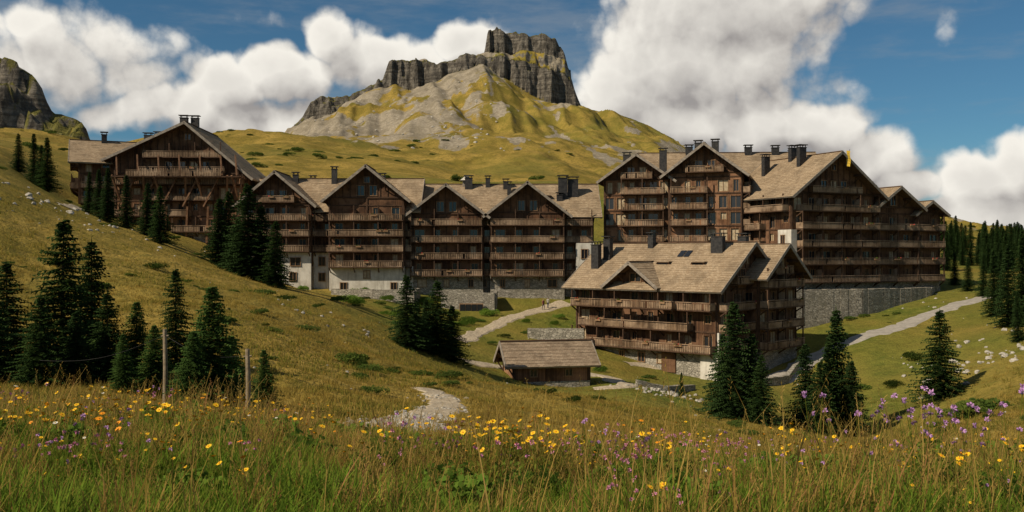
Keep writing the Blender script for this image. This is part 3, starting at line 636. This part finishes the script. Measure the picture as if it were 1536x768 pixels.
for a in [(-25,38,6.2,1),(12,41,5.2,1,1.25),(92,40,7.1,1,1.2),(138,42,6.1,3,1.25),(160,39,4,1,1.25),(58,37,3.8,1,1.25),(203,40,3.6,4,1.2),(264,45,5.0,1),(232,37,2.9,4,1.2),(318,32,4.7,4,1.2),(345,34,3.2,4,1.2),(288,31,3.0,4,1.25),(398,36,2.7,4,1),(115,38,3.2,1,1.3),(185,36,2.4,4),(300,36,3.6,1,1.3),
    (28,140,6.0),(52,138,7.6),(72,132,8.0),(62,134,6.5),(133,127,5.8),(150,126,6.8),(162,122,7.4),(190,122,7.2),(220,120,7),(241,116,7.4),(232,124,5),
    (327,118,8.6,3,1.2),(343,119,10,1,1.2),(372,112,11.6,1,1.3),(392,113,9.4,1,1.3),(412,110,8,3,1.3),(358,113,7,1,1.3),
    (612,92,7.4,1,1.3),(640,96,5.4,3,1.3),(655,96,7.8,1,1.35),(678,97,6,1,1.3),(625,94,5,1,1.3),
    (1085,90,8,1,1.15),(1102,88,11.2,1,1.1),(1126,88,8.4,3,1.2),(1141,86,6.6,1,1.1),(1210,90,8.6,3,1.2),(1232,88,7,1,1.2),(1257,92,12.8,0,1.05),(1275,90,7.6,1,1.15),(1243,91,9.4,3,1.1),
    (1410,98,9.6,1,1.3),(1022,101,2.8,2),(1492,132,9.5),(1512,122,11),(1534,126,12),(1560,118,12),(1475,150,7),(1452,158,6),(1432,168,6),(1500,145,8),(1545,140,9),(1580,150,9),(1600,120,10),(1527,112,6)]:
    tree(*a)
def gn_scatter(name,pts,rot,scl,idx,objs):
    coll=bpy.data.collections.new(name+'_items')
    for i,(k,me) in enumerate(objs): o=bpy.data.objects.new('%s_%s'%(chr(97+i),k),me); coll.objects.link(o)
    me=bpy.data.meshes.new(name); me.vertices.add(len(pts)); me.vertices.foreach_set('co',np.asarray(pts,np.float32).ravel())
    a=me.attributes.new('rot','FLOAT_VECTOR','POINT'); a.data.foreach_set('vector',np.asarray(rot,np.float32).ravel())
    a=me.attributes.new('scl','FLOAT','POINT'); a.data.foreach_set('value',np.asarray(scl,np.float32))
    a=me.attributes.new('idx','INT','POINT'); a.data.foreach_set('value',np.asarray(idx,np.int32))
    o=link(name,me); ng=bpy.data.node_groups.new(name,'GeometryNodeTree')
    ng.interface.new_socket('Geometry',in_out='INPUT',socket_type='NodeSocketGeometry'); ng.interface.new_socket('Geometry',in_out='OUTPUT',socket_type='NodeSocketGeometry')
    N=ng.nodes;L=ng.links; gi=N.new('NodeGroupInput');go=N.new('NodeGroupOutput'); ip=N.new('GeometryNodeInstanceOnPoints'); ci=N.new('GeometryNodeCollectionInfo')
    ci.inputs['Collection'].default_value=coll; ci.inputs['Separate Children'].default_value=True; ci.inputs['Reset Children'].default_value=True
    def na(nm,ty): q=N.new('GeometryNodeInputNamedAttribute'); q.data_type=ty; q.inputs['Name'].default_value=nm; return next(s for s in q.outputs if s.enabled)
    L.new(gi.outputs[0],ip.inputs['Points']); L.new(ci.outputs[0],ip.inputs['Instance']); ip.inputs['Pick Instance'].default_value=True
    L.new(na('idx','INT'),ip.inputs['Instance Index']); L.new(na('rot','FLOAT_VECTOR'),ip.inputs['Rotation']); L.new(na('scl','FLOAT'),ip.inputs['Scale'])
    L.new(ip.outputs[0],go.inputs[0]); md=o.modifiers.new('scatter','NODES'); md.node_group=ng; return o
def rots(n_,tilt=.15): return np.column_stack([rng.normal(0,tilt,n_),rng.normal(0,tilt,n_),rng.random(n_)*6.283])
n_=170; u=rng.uniform(1405,1720,n_); y=rng.uniform(185,300,n_); x=(u-768)/F*y
gn_scatter('distant_spruce_trees',np.column_stack([x,y,H(x,y)-.2]),rots(n_,.02),rng.uniform(.5,.95,n_),rng.integers(0,4,n_),[('spruce',m_) for m_ in SP[:4]])
# grass
M['grass_a']=m_leaf('grass_green',(.17,.20,.028),(.27,.27,.05),(.12,.16,.022),.45)
M['grass_b']=m_leaf('grass_golden',(.40,.26,.065),(.54,.37,.12),(.30,.21,.045),.45)
M['grass_c']=m_leaf('grass_fresh',(.18,.28,.03),(.26,.36,.05),(.13,.21,.022),.5)
M['grass_r']=m_leaf('grass_russet',(.32,.16,.06),(.42,.23,.09),(.26,.16,.05),.4)
def tuft(seed,nb,h,sp_,w,mats,bend=.35,seg=3,heads=False):
    r=random.Random(seed); mb=MB()
    for i in range(nb):
        a=r.random()*6.283; rad_=sp_*math.sqrt(r.random()); b0=Vector((math.cos(a)*rad_,math.sin(a)*rad_,-.03)); a2=r.random()*6.283; d=Vector((math.cos(a2),math.sin(a2),0)); s_=Vector((-d.y,d.x,0))
        hh=h*r.uniform(.45,1.1); bd=hh*bend*r.uniform(.2,1.3); mt=r.choice(mats); pr=None; wq=w*r.uniform(.6,1.5)
        for j in range(seg+1):
            t_=j/seg; p=b0+d*(bd*t_*t_)+Vector((0,0,hh*(t_-.12*t_*t_))); ww=s_*(wq*(1-t_)**.6+.0008)
            cur=(p-ww,p+ww)
            if pr: mb.face([pr[0],pr[1],cur[1],cur[0]],mt)
            pr=cur
        if heads:
            tip=b0+d*bd+Vector((0,0,hh*.88))
            for k in range(9):
                q=tip+Vector((0,0,-.018*k)); o=Vector((r.uniform(-1,1),r.uniform(-1,1),.9))*.018; mb.face([q,q+o+s_*.003,q+o*1.3,q+o-s_*.003],mt)
    return mb.mesh('tuft',False)
T_near=[tuft(1,28,.42,.16,.0058,['grass_a','grass_a','grass_c'],.45),tuft(2,24,.46,.16,.005,['grass_b','grass_a','grass_b'],.45),tuft(3,24,.34,.15,.008,['grass_c','grass_c','grass_a'],.5),tuft(4,14,.66,.12,.0036,['grass_b','grass_r'],.3,3,True),tuft(5,8,.95,.12,.0034,['grass_b'],.3,4,True),tuft(6,22,.42,.16,.0045,['grass_b','grass_b','grass_r'],.4,3,True)]
def region(n_,y0,y1,pw=1.,mar=1.12):
    y=y0+(y1-y0)*rng.random(n_)**pw; x=(rng.random(n_)*2-1)*(.55*mar*y+1.5); return x,y
x,y=region(14500,5.5,18,.9); pn=fbm(x/1.9,y/1.9,71,3)+.35*vn(x/5,y/4,72)
idx=np.where(pn>.2,2,np.where(pn<-.25,1,0)); q=rng.random(len(x)); gold=ss(y,9.5,14)*.75+.08
idx=np.where(rng.random(len(x))<gold*(.6+.6*(pn<.1)),np.where(q<.5,5,1),idx)
idx=np.where(q<.08,3,idx); idx=np.where(q<.028,4,idx); idx=np.where((q>.85),rng.integers(0,3,len(x)),idx)
gn_scatter('meadow_grass',np.column_stack([x,y,H(x,y)]),rots(len(x),.14),rng.uniform(.55,1.2,len(x))*(1+.28*vn(x/1.4,y/1.4,77)),idx,[('t',m_) for m_ in T_near])
M['grass_m1']=m_leaf('hill_grass_gold',(.32,.225,.048),(.46,.32,.085),(.24,.185,.04),.4)
M['grass_m2']=m_leaf('hill_grass_green',(.16,.16,.028),(.25,.225,.045),(.13,.145,.026),.4)
T_mid=[tuft(11,20,.30,.30,.012,['grass_m1'],.6,2),tuft(12,20,.30,.30,.012,['grass_m2','grass_m1'],.6,2),tuft(13,18,.25,.3,.014,['grass_m2','grass_m1','grass_m2'],.6,2)]
x,y=region(38000,15,110,1.5,1.12); pn=fbm(x/6,y/6,73,3); kp=clear(x,y)&(rng.random(len(x))<(1-ss(y,60,110)*.85))&((pn>-.45)|(rng.random(len(x))<.4)); x=x[kp];y=y[kp];pn=pn[kp]; idx=np.where(pn>.35,2,np.where(pn>0,1,0)); 
gn_scatter('hillside_grass',np.column_stack([x,y,H(x,y)]),rots(len(x),.15),rng.uniform(.35,1.0,len(x))*(1+y/150),idx,[('t',m_) for m_ in T_mid])
# flowers
for k,c in (('pet_y',(.82,.50,.015)),('pet_o',(.80,.30,.01)),('pet_p',(.52,.28,.54)),('pet_k',(.62,.24,.38)),('pet_w',(.7,.7,.62))):
    M[k]=m_plain('petal_'+k,tuple(q*.75 for q in c),c,20,.6,0,0)
def flower(seed,h,nh,kind,r_=.022):
    r=random.Random(seed); mb=MB()
    for i in range(nh):
        b0=Vector((r.uniform(-.03,.03),r.uniform(-.03,.03),-.02)); tp=Vector((r.uniform(-.12,.12),r.uniform(-.12,.12),h*r.uniform(.75,1.08)))
        mb.cyl(b0,tp,.0025,.0018,'grass_a',4,False)
        for j in range(4):
            q=b0.lerp(tp,.15+.15*j); a=r.random()*6.28; d=Vector((math.cos(a),math.sin(a),.5))*.07; s_=Vector((-d.y,d.x,0))*.12; mb.face([q,q+d*.5+s_,q+d,q+d*.5-s_],'grass_a')
        tl=Vector((r.uniform(-.5,.5),r.uniform(-.9,.2),1)).normalized(); e=tl.orthogonal().normalized(); g_=tl.cross(e)
        if kind in('pet_p','pet_k') :
            for j in range(26):
                d=Vector((r.gauss(0,1),r.gauss(0,1),r.gauss(.3,.8))).normalized()*r_*r.uniform(.7,1.2); s_=d.orthogonal().normalized()*r_*.22; mb.face([tp,tp+d*.7+s_,tp+d,tp+d*.7-s_],kind)
        else:
            npet=9
            for j in range(npet):
                a=6.283*j/npet; d=(e*math.cos(a)+g_*math.sin(a))*r_*r.uniform(.9,1.15)+tl*.003; s_=(g_*math.cos(a)-e*math.sin(a))*r_*.3
                mb.face([tp,tp+d*.6+s_,tp+d,tp+d*.6-s_],kind)
            mb.cyl(tp-tl*.004,tp+tl*.006,r_*.32,r_*.22,'pet_o' if kind!='pet_w' else 'pet_y',6)
    return mb.mesh('flower',False)
FL=[flower(1,.50,3,'pet_y',.026),flower(2,.56,2,'pet_o',.024),flower(3,.52,2,'pet_w',.018),flower(4,.50,4,'pet_k',.02),flower(5,.60,2,'pet_p',.022),flower(6,.54,5,'pet_y',.02)]
x,y=region(1150,6.5,16,.8); uu=768+F*x/y; r_=rng.random(len(x)); idx=np.where(r_<.5,0,np.where(r_<.68,1,np.where(r_<.78,2,np.where(r_<.88,3,5))))
idx=np.where((uu>1150)&(r_>.42)&(r_<.72),4,idx); idx=np.where((uu>550)&(uu<1150)&(r_>.25)&(r_<.6),3,idx); idx=np.where((uu<250)&(r_>.60)&(r_<.68),4,idx); keep=((fbm(x/1.3,y/1.3,81,2)>-.05)|(rng.random(len(x))<.25))&((uu<560)|(rng.random(len(x))<.72))
x,y,idx=x[keep],y[keep],idx[keep]
gn_scatter('wildflowers',np.column_stack([x,y,H(x,y)]),rots(len(x),.1),rng.uniform(.6,1.3,len(x)),idx,[('f',m_) for m_ in FL])
def spots(l,idx,name,rad_,sc0,sc1):
    pts=[];
    for u,y_,k in l:
        x0=(u-768)/F*y_
        for i in range(k): pts.append((x0+rng.normal(0,rad_),y_+rng.normal(0,rad_)))
    a=np.array(pts); gn_scatter(name,np.column_stack([a,H(a[:,0],a[:,1])]),rots(len(a),.1),rng.uniform(sc0,sc1,len(a)),np.array([idx[i%len(idx)] for i in range(len(a))]),[('f',m_) for m_ in FL])
spots([(1360,9,6),(1430,8.5,5),(1480,8,6),(1520,8.6,6),(1300,9,4),(1255,9,2)],[4],'purple_scabious',.3,1.3,1.85)
spots([(745,9,16),(790,8.6,12),(600,9,4),(250,9.2,12),(60,8.8,12),(150,10,10),(1000,9,4),(1180,9,5)],[5,0],'yellow_ragwort',.28,.95,1.35)
spots([(100,7.4,7),(135,7.8,5),(620,9,6),(890,9,8),(860,9.5,6),(1080,9,6)],[3,4],'pink_clover',.25,.8,1.1)
# bushes
M['leaf_b']=m_leaf('herb_leaves',(.10,.18,.025),(.18,.27,.04),(.12,.19,.03),.4)
def bush(seed,n_,lf,mat,lob=6,flatn=.6):
    r=random.Random(seed); mb=MB(); L=[(Vector((r.uniform(-.6,.6),r.uniform(-.6,.6),r.uniform(.1,.45)*flatn)),r.uniform(.3,.55)) for _ in range(lob)]
    for i in range(n_):
        c,R=r.choice(L); d=Vector((r.gauss(0,1),r.gauss(0,1),abs(r.gauss(0,1))*.9-.2)).normalized(); p=c+Vector((d.x,d.y,d.z*flatn*1.2))*R*r.uniform(.6,1.08)
        e=Vector((r.gauss(0,1),r.gauss(0,1),r.gauss(0,1))).normalized(); g_=e.orthogonal().normalized()*lf*.4; e*=lf*r.uniform(.6,1.2); mb.face([p-e*.5,p+g_,p+e*.5,p-g_],mat)
    return mb.mesh('bush',False)
BU=[bush(1,1500,.10,'leaf_a'),bush(2,1300,.11,'leaf_a',8,.45),bush(3,1400,.10,'leaf_b',7,.7)]
for u,y_,s_,k in [(395,95,1.6,1),(427,92,1.2,1),(530,60,1.3,0),(548,58,1.0,0),(676,62,1.0,0),(232,90,1.6,1),(460,70,1.0,0),(560,48,.8,0),(505,115,1.3,0),(1485,75,2.6,1),(1440,78,2.0,1),(1340,110,1.6,1),(90,78,1.3,1),(150,72,1.2,0),(330,60,1.0,1),(1370,120,2,1),(1290,112,1.6,1)]:
    link('juniper_bush',BU[k],None,on(u,y_),random.random()*6,s_)
x,y=region(700,24,150,.9); pn=fbm(x/9,y/9,88,3); kp=(pn>.25)&clear(x,y,1.)&~((y>95)&(x>-4)&(x<50)&(y<150)); x=x[kp];y=y[kp]
gn_scatter('low_alpine_shrubs',np.column_stack([x,y,H(x,y)-.05]),rots(len(x),.1),rng.uniform(.2,.9,len(x))**1.3*(.5+y/130),rng.integers(0,2,len(x)),[('b',m_) for m_ in BU[:2]])
x=rng.uniform(-300,260,900); y=rng.uniform(210,620,900); pn=fbm(x/40,y/60,89,3); kp=(pn>.15)&(np.abs(x/y)<.62); x=x[kp];y=y[kp]
gn_scatter('mountain_scrub',np.column_stack([x,y,H(x,y)-.2]),rots(len(x),.1),rng.uniform(.8,3.2,len(x)),rng.integers(0,2,len(x)),[('b',m_) for m_ in BU[:2]])
for i in range(80):
    u=random.uniform(500,1000); y_=random.uniform(112,152); p=on(u,y_)
    if p.y>118 and p.x>8 and p.x<45: continue
    if not clear(np.array([p.x]),np.array([p.y]),1.2)[0]: continue
    link('garden_shrub',BU[random.choice([0,1,2,2])],None,p,random.random()*6,random.uniform(.7,1.7))
for u,y_ in [(925,158),(945,157),(1040,150),(1060,149),(690,152),(640,150),(455,150),(540,151),(580,146),(620,144)]: link('garden_shrub',BU[2],None,on(u,y_,.2),random.random()*6,random.uniform(1.2,2))
x,y=region(200,7.5,14,.8); gn_scatter('meadow_herbs',np.column_stack([x,y,H(x,y)]),rots(len(x),.05),rng.uniform(.2,.46,len(x)),rng.integers(0,2,len(x)),[('h',bush(9,420,.17,'leaf_b',7,.9)),('h2',bush(10,380,.20,'leaf_b',5,1.1))])
# rocks
def rockm(seed):
    import bmesh
    bm=bmesh.new(); bmesh.ops.create_icosphere(bm,subdivisions=2,radius=1); r=random.Random(seed); pl=[(Vector((r.gauss(0,1),r.gauss(0,1),r.gauss(0,1))).normalized(),r.uniform(.5,.85)) for _ in range(9)]
    for v in bm.verts:
        for nn,d in pl:
            k=v.co.dot(nn)
            if k>d: v.co-=nn*(k-d)
        v.co.z*=.65
    me=bpy.data.meshes.new('rock'); bm.to_mesh(me); bm.free(); me.materials.append(M['rock']); return me
RK=[rockm(i) for i in range(4)]
pts=[];scl=[]
for u,y_,k,r_,s0 in [(605,31.5,280,.9,.16),(572,28,220,.8,.14),(635,36,150,.8,.16),(540,24.5,120,.6,.11),(662,42,50,.7,.13),(660,50,40,.8,.15),(60,110,18,5,.4),(90,112,14,4,.4),(120,105,14,4,.3),(30,100,10,4,.3),(1515,105,50,4,.5),(1535,112,40,4,.4),(0,28,50,1.5,.14),(100,28,40,1.4,.12),(180,30,20,1,.12),(1390,118,20,4,.3),(470,85,14,3,.25),(1380,150,20,5,.3),(980,100,60,2.0,.3),(1000,103,50,2,.3)]:
    x0=(u-768)/F*y_
    for i in range(k): pts.append((x0+rng.normal(0,r_),y_+rng.normal(0,r_*1.2))); scl.append(s0*rng.uniform(.3,1.25)**1.3)
for i in range(90): y_=rng.uniform(25,150); pts.append(((rng.random()*2-1)*.58*y_,y_)); scl.append(rng.uniform(.05,.18))
for i in range(180):
    y_=rng.uniform(560,900); pts.append(((rng.uniform(420,760)-768)/F*y_,y_)); scl.append(rng.uniform(.5,1.6))
a=np.array(pts); gn_scatter('rocks',np.column_stack([a,H(a[:,0],a[:,1])]),rots(len(a),.3),scl,rng.integers(0,4,len(a)),[('r',m_) for m_ in RK])
# ---- posts and wire
M['post']=m_plain('weathered_post',(.18,.14,.09),(.30,.24,.165),8,.9)
tops=[]
for u,y_,h in ((247,33,2.9),(371,30.5,2.3)):
    p=on(u,y_); mb=MB(); mb.cyl((0,0,-.3),(.03,0,h*.5),.085,.08,'post',9); mb.cyl((.03,0,h*.5),(.0,.02,h),.08,.07,'post',9); mb.cyl((-.12,0,h-.25),(.14,0,h-.22),.03,.03,'post',6); link('wooden_post',mb.mesh('wooden_post'),None,p); tops.append(p+Vector((0,0,h-.2)))
tops=[on(60,34,1.2)]+tops+[on(540,42,.6)]
mb=MB()
for a,b_ in zip(tops[:-1],tops[1:]):
    pr=a
    for i in range(1,11):
        q=a.lerp(b_,i/10); q.z-=.35*math.sin(math.pi*i/10); mb.cyl(pr,q,.005,.005,'metal',4,False); pr=q
link('fence_wire',mb.mesh('fence_wire'))
# ---- people on the path
M['skin']=m_plain('skin',(.35,.2,.14),(.42,.25,.18),3,.6,0,0); M['hair']=m_plain('hair',(.03,.02,.01),(.06,.04,.02),9,.8,0,0); M['trous']=m_plain('trousers',(.03,.035,.06),(.05,.055,.08),4,.9,0,0)
def person(p,rz,col,nm):
    M[nm]=m_plain(nm,tuple(q*.8 for q in col),col,4,.85,0,0)
    V=[(0,0,.95),(0,0,1.18),(0,0,1.4),(0,0,1.52),(0,-.02,1.62),(0,0,1.72)];R=[.15,.13,.16,.06,.095,.08];E=[(0,1),(1,2),(2,3),(3,4),(4,5)]
    for s_ in (-1,1):
        i=len(V); st=.16*s_
        V+=[(.1*s_,0,.88),(.11*s_,-st*.8,.5),(.11*s_,-st*.6+.05,.09),(.12*s_,-st*.6-.14,.04)];R+=[.1,.065,.045,.04];E+=[(0,i),(i,i+1),(i+1,i+2),(i+2,i+3)]
        i=len(V); V+=[(.19*s_,0,1.42),(.25*s_,st*.5+.03,1.14),(.27*s_,st-.05,.9),(.27*s_,st-.09,.8)];R+=[.065,.05,.035,.03];E+=[(2,i),(i,i+1),(i+1,i+2),(i+2,i+3)]
    me=bpy.data.meshes.new('person'); me.from_pydata(V,E,[]); o=link('person',me,None,p,rz); o.modifiers.new('s','SKIN'); sv=me.skin_vertices[0].data
    for i,r_ in enumerate(R): sv[i].radius=(r_,r_*(.75 if i in(0,1,2) else 1)); 
    sv[0].use_root=True; o.modifiers.new('u','SUBSURF').levels=2
    dg=bpy.context.evaluated_depsgraph_get(); nm_=bpy.data.meshes.new_from_object(o.evaluated_get(dg)); o.modifiers.clear(); o.data=nm_; nm_.materials.clear()
    for k in ('skin','hair',nm,'trous'): nm_.materials.append(M[k])
    for f in nm_.polygons:
        c=f.center; f.use_smooth=True
        f.material_index= (1 if (c.z>1.69 or (c.y>.02 and c.z>1.57)) else 0) if c.z>1.5 else (0 if (abs(c.x)>.2 and c.z<.87) else (2 if c.z>.92 or abs(c.x)>.2 else 3))
for (u,v),rz,c,k in (((815,466),.6,(.30,.10,.08),'rust_jacket'),((822,464),2.6,(.35,.33,.28),'grey_jacket')):
    person(at(u,v)+Vector((0,0,.1)),rz,c,k)
# ---------------------------------------------------------------- light, sky
sd=Vector((.66,.40,-.68)).normalized(); L=bpy.data.lights.new('sun','SUN'); L.energy=5.0; L.angle=rad(.5); L.color=(1,.86,.66)
so=bpy.data.objects.new('sun',L); sc.collection.objects.link(so); so.rotation_euler=sd.to_track_quat('-Z','Y').to_euler()
w=bpy.data.worlds.new('World'); sc.world=w; w.use_nodes=True; t=NT(w.node_tree); bg=t.n['Background']; STR=.08
sky=t.node('ShaderNodeTexSky',sky_type='NISHITA'); sky.sun_disc=False; sky.sun_elevation=math.asin(-sd.z); sky.sun_rotation=math.atan2(-sd.x,-sd.y); sky.altitude=1800; sky.air_density=1.1; sky.dust_density=.6
co=t.node('ShaderNodeTexCoord').outputs['Generated']; s3=t.node('ShaderNodeSeparateXYZ'); t.l.new(t.vm('NORMALIZE',co),s3.inputs[0])
az=t.math('ARCTAN2',s3.outputs[0],s3.outputs[1]); el=t.math('ARCSINE',s3.outputs[2]); cb=t.node('ShaderNodeCombineXYZ'); t.l.new(az,cb.inputs[0]);t.l.new(el,cb.inputs[1])
PV=cb.outputs[0]
blobs=[(1045,75,225,160,1.1),(1165,5,130,85,1.),(925,140,120,75,1.),(1000,195,130,40,1.),(560,80,88,60,1.05),(500,55,56,50,1.05),(430,118,92,56,1.05),(345,132,84,54,1.05),(285,165,72,46,1.05),(620,110,120,60,1.),(695,68,70,40,1.),(400,190,220,46,1.05),
 (120,105,190,80,.78),(200,165,110,42,.9),(20,50,100,46,.55),(1150,210,80,42,1.),(1232,215,84,46,1.05),(1305,246,70,42,1.),(1350,280,70,34,1.),(1450,265,82,46,1.05),(1525,250,76,64,1.05),(1480,315,140,36,1.)]
gr=bpy.data.node_groups.new('cloud_density','ShaderNodeTree'); gr.interface.new_socket('P',in_out='INPUT',socket_type='NodeSocketVector'); gr.interface.new_socket('D',in_out='OUTPUT',socket_type='NodeSocketFloat')
G=NT(gr); gi=G.node('NodeGroupInput'); go=G.node('NodeGroupOutput'); p=gi.outputs[0]
wv=G.vm('MULTIPLY',G.vm('SUBTRACT',G.noise(p,8,3,.55,'Color','2D'),(.5,.5,.5)),(.07,.05,0)); pw=G.vm('ADD',p,wv); acc=None
for u,v,ru,rv,am in blobs:
    a=math.atan((u-768)/F); e=math.atan((384-v)/F*math.cos(a)); k=math.cos(a)**2
    d=G.vm('LENGTH',G.vm('MULTIPLY',G.vm('SUBTRACT',pw,(a,e,0)),(F/ru/k*.84,F/rv*.84,0))); q=G.mr(d,1.25,.0,0,am)
    acc=q if acc is None else G.math('SMOOTH_MAX',acc,q,.06)
ext=G.mr(G.noise(p,2.2,3,.6,dim='2D'),.5,.7,0,.8); sx=G.node('ShaderNodeSeparateXYZ'); G.l.new(p,sx.inputs[0]); outm=G.mr(G.math('ABSOLUTE',sx.outputs[0]),.62,.9); acc=G.math('MAXIMUM',acc,G.math('MULTIPLY',ext,outm))
f1=G.noise(p,11,8,.55,dim='2D'); vo=G.node('ShaderNodeTexVoronoi',voronoi_dimensions='2D'); G.l.new(pw,vo.inputs[0]); vo.inputs['Scale'].default_value=26
vo2=G.node('ShaderNodeTexVoronoi',voronoi_dimensions='2D'); G.l.new(pw,vo2.inputs[0]); vo2.inputs['Scale'].default_value=58
D=G.math('ADD',acc,G.math('MULTIPLY',G.math('SUBTRACT',f1,.5),1.1)); D=G.math('SUBTRACT',D,G.math('MULTIPLY',G.math('POWER',vo.outputs[0],2),.30)); D=G.math('SUBTRACT',D,G.math('MULTIPLY',G.math('POWER',vo2.outputs[0],2),.14)); G.l.new(D,go.inputs[0])
def gd(v):
    g_=t.node('ShaderNodeGroup'); g_.node_tree=gr; t.put(g_.inputs[0],v); return g_.outputs[0]
d0=gd(PV); d1=gd(t.vm('ADD',PV,(-.016,.026,0)))
al=t.mr(d0,.13,.52); lit=t.math('ADD',.5,t.math('MULTIPLY',t.math('SUBTRACT',d0,d1),1.2),clamp=True)
thick=t.mr(d0,.45,1.1); cc=t.mix(lit,(.33,.31,.30),(.93,.89,.81)); cc=t.mix(t.math('MULTIPLY',thick,.4),cc,(.50,.475,.445))
cc=t.vm('MULTIPLY',cc,(1/STR,1/STR,1/STR))
mpw=t.node('ShaderNodeMapping'); t.l.new(PV,mpw.inputs[0]); mpw.inputs['Scale'].default_value=(3,14,1); mpw.inputs['Rotation'].default_value=(0,0,.12)
wi=t.mr(t.noise(mpw.outputs[0],1.5,6,.6,dim='2D'),.45,.75,0,.38)
sk=t.mix(1,sky.outputs[0],(.36,.62,.72),'MULTIPLY'); sk=t.mix(wi,sk,tuple(q/STR for q in (.30,.32,.34)))
fin=t.mix(al,sk,cc); t.l.new(fin,bg.inputs[0]); bg.inputs[1].default_value=STR
w.cycles.sampling_method='MANUAL'; w.cycles.sample_map_resolution=256
# ---------------------------------------------------------------- camera
c=bpy.data.cameras.new('camera'); c.sensor_width=36; c.lens=36*F/1536; c.clip_end=8000; c.clip_start=.05; co_=bpy.data.objects.new('camera',c); sc.collection.objects.link(co_); co_.location=(0,0,0); co_.rotation_euler=(rad(90),0,0); sc.camera=co_
sc.view_settings.view_transform='Standard'; sc.view_settings.look='None'; sc.view_settings.exposure=0
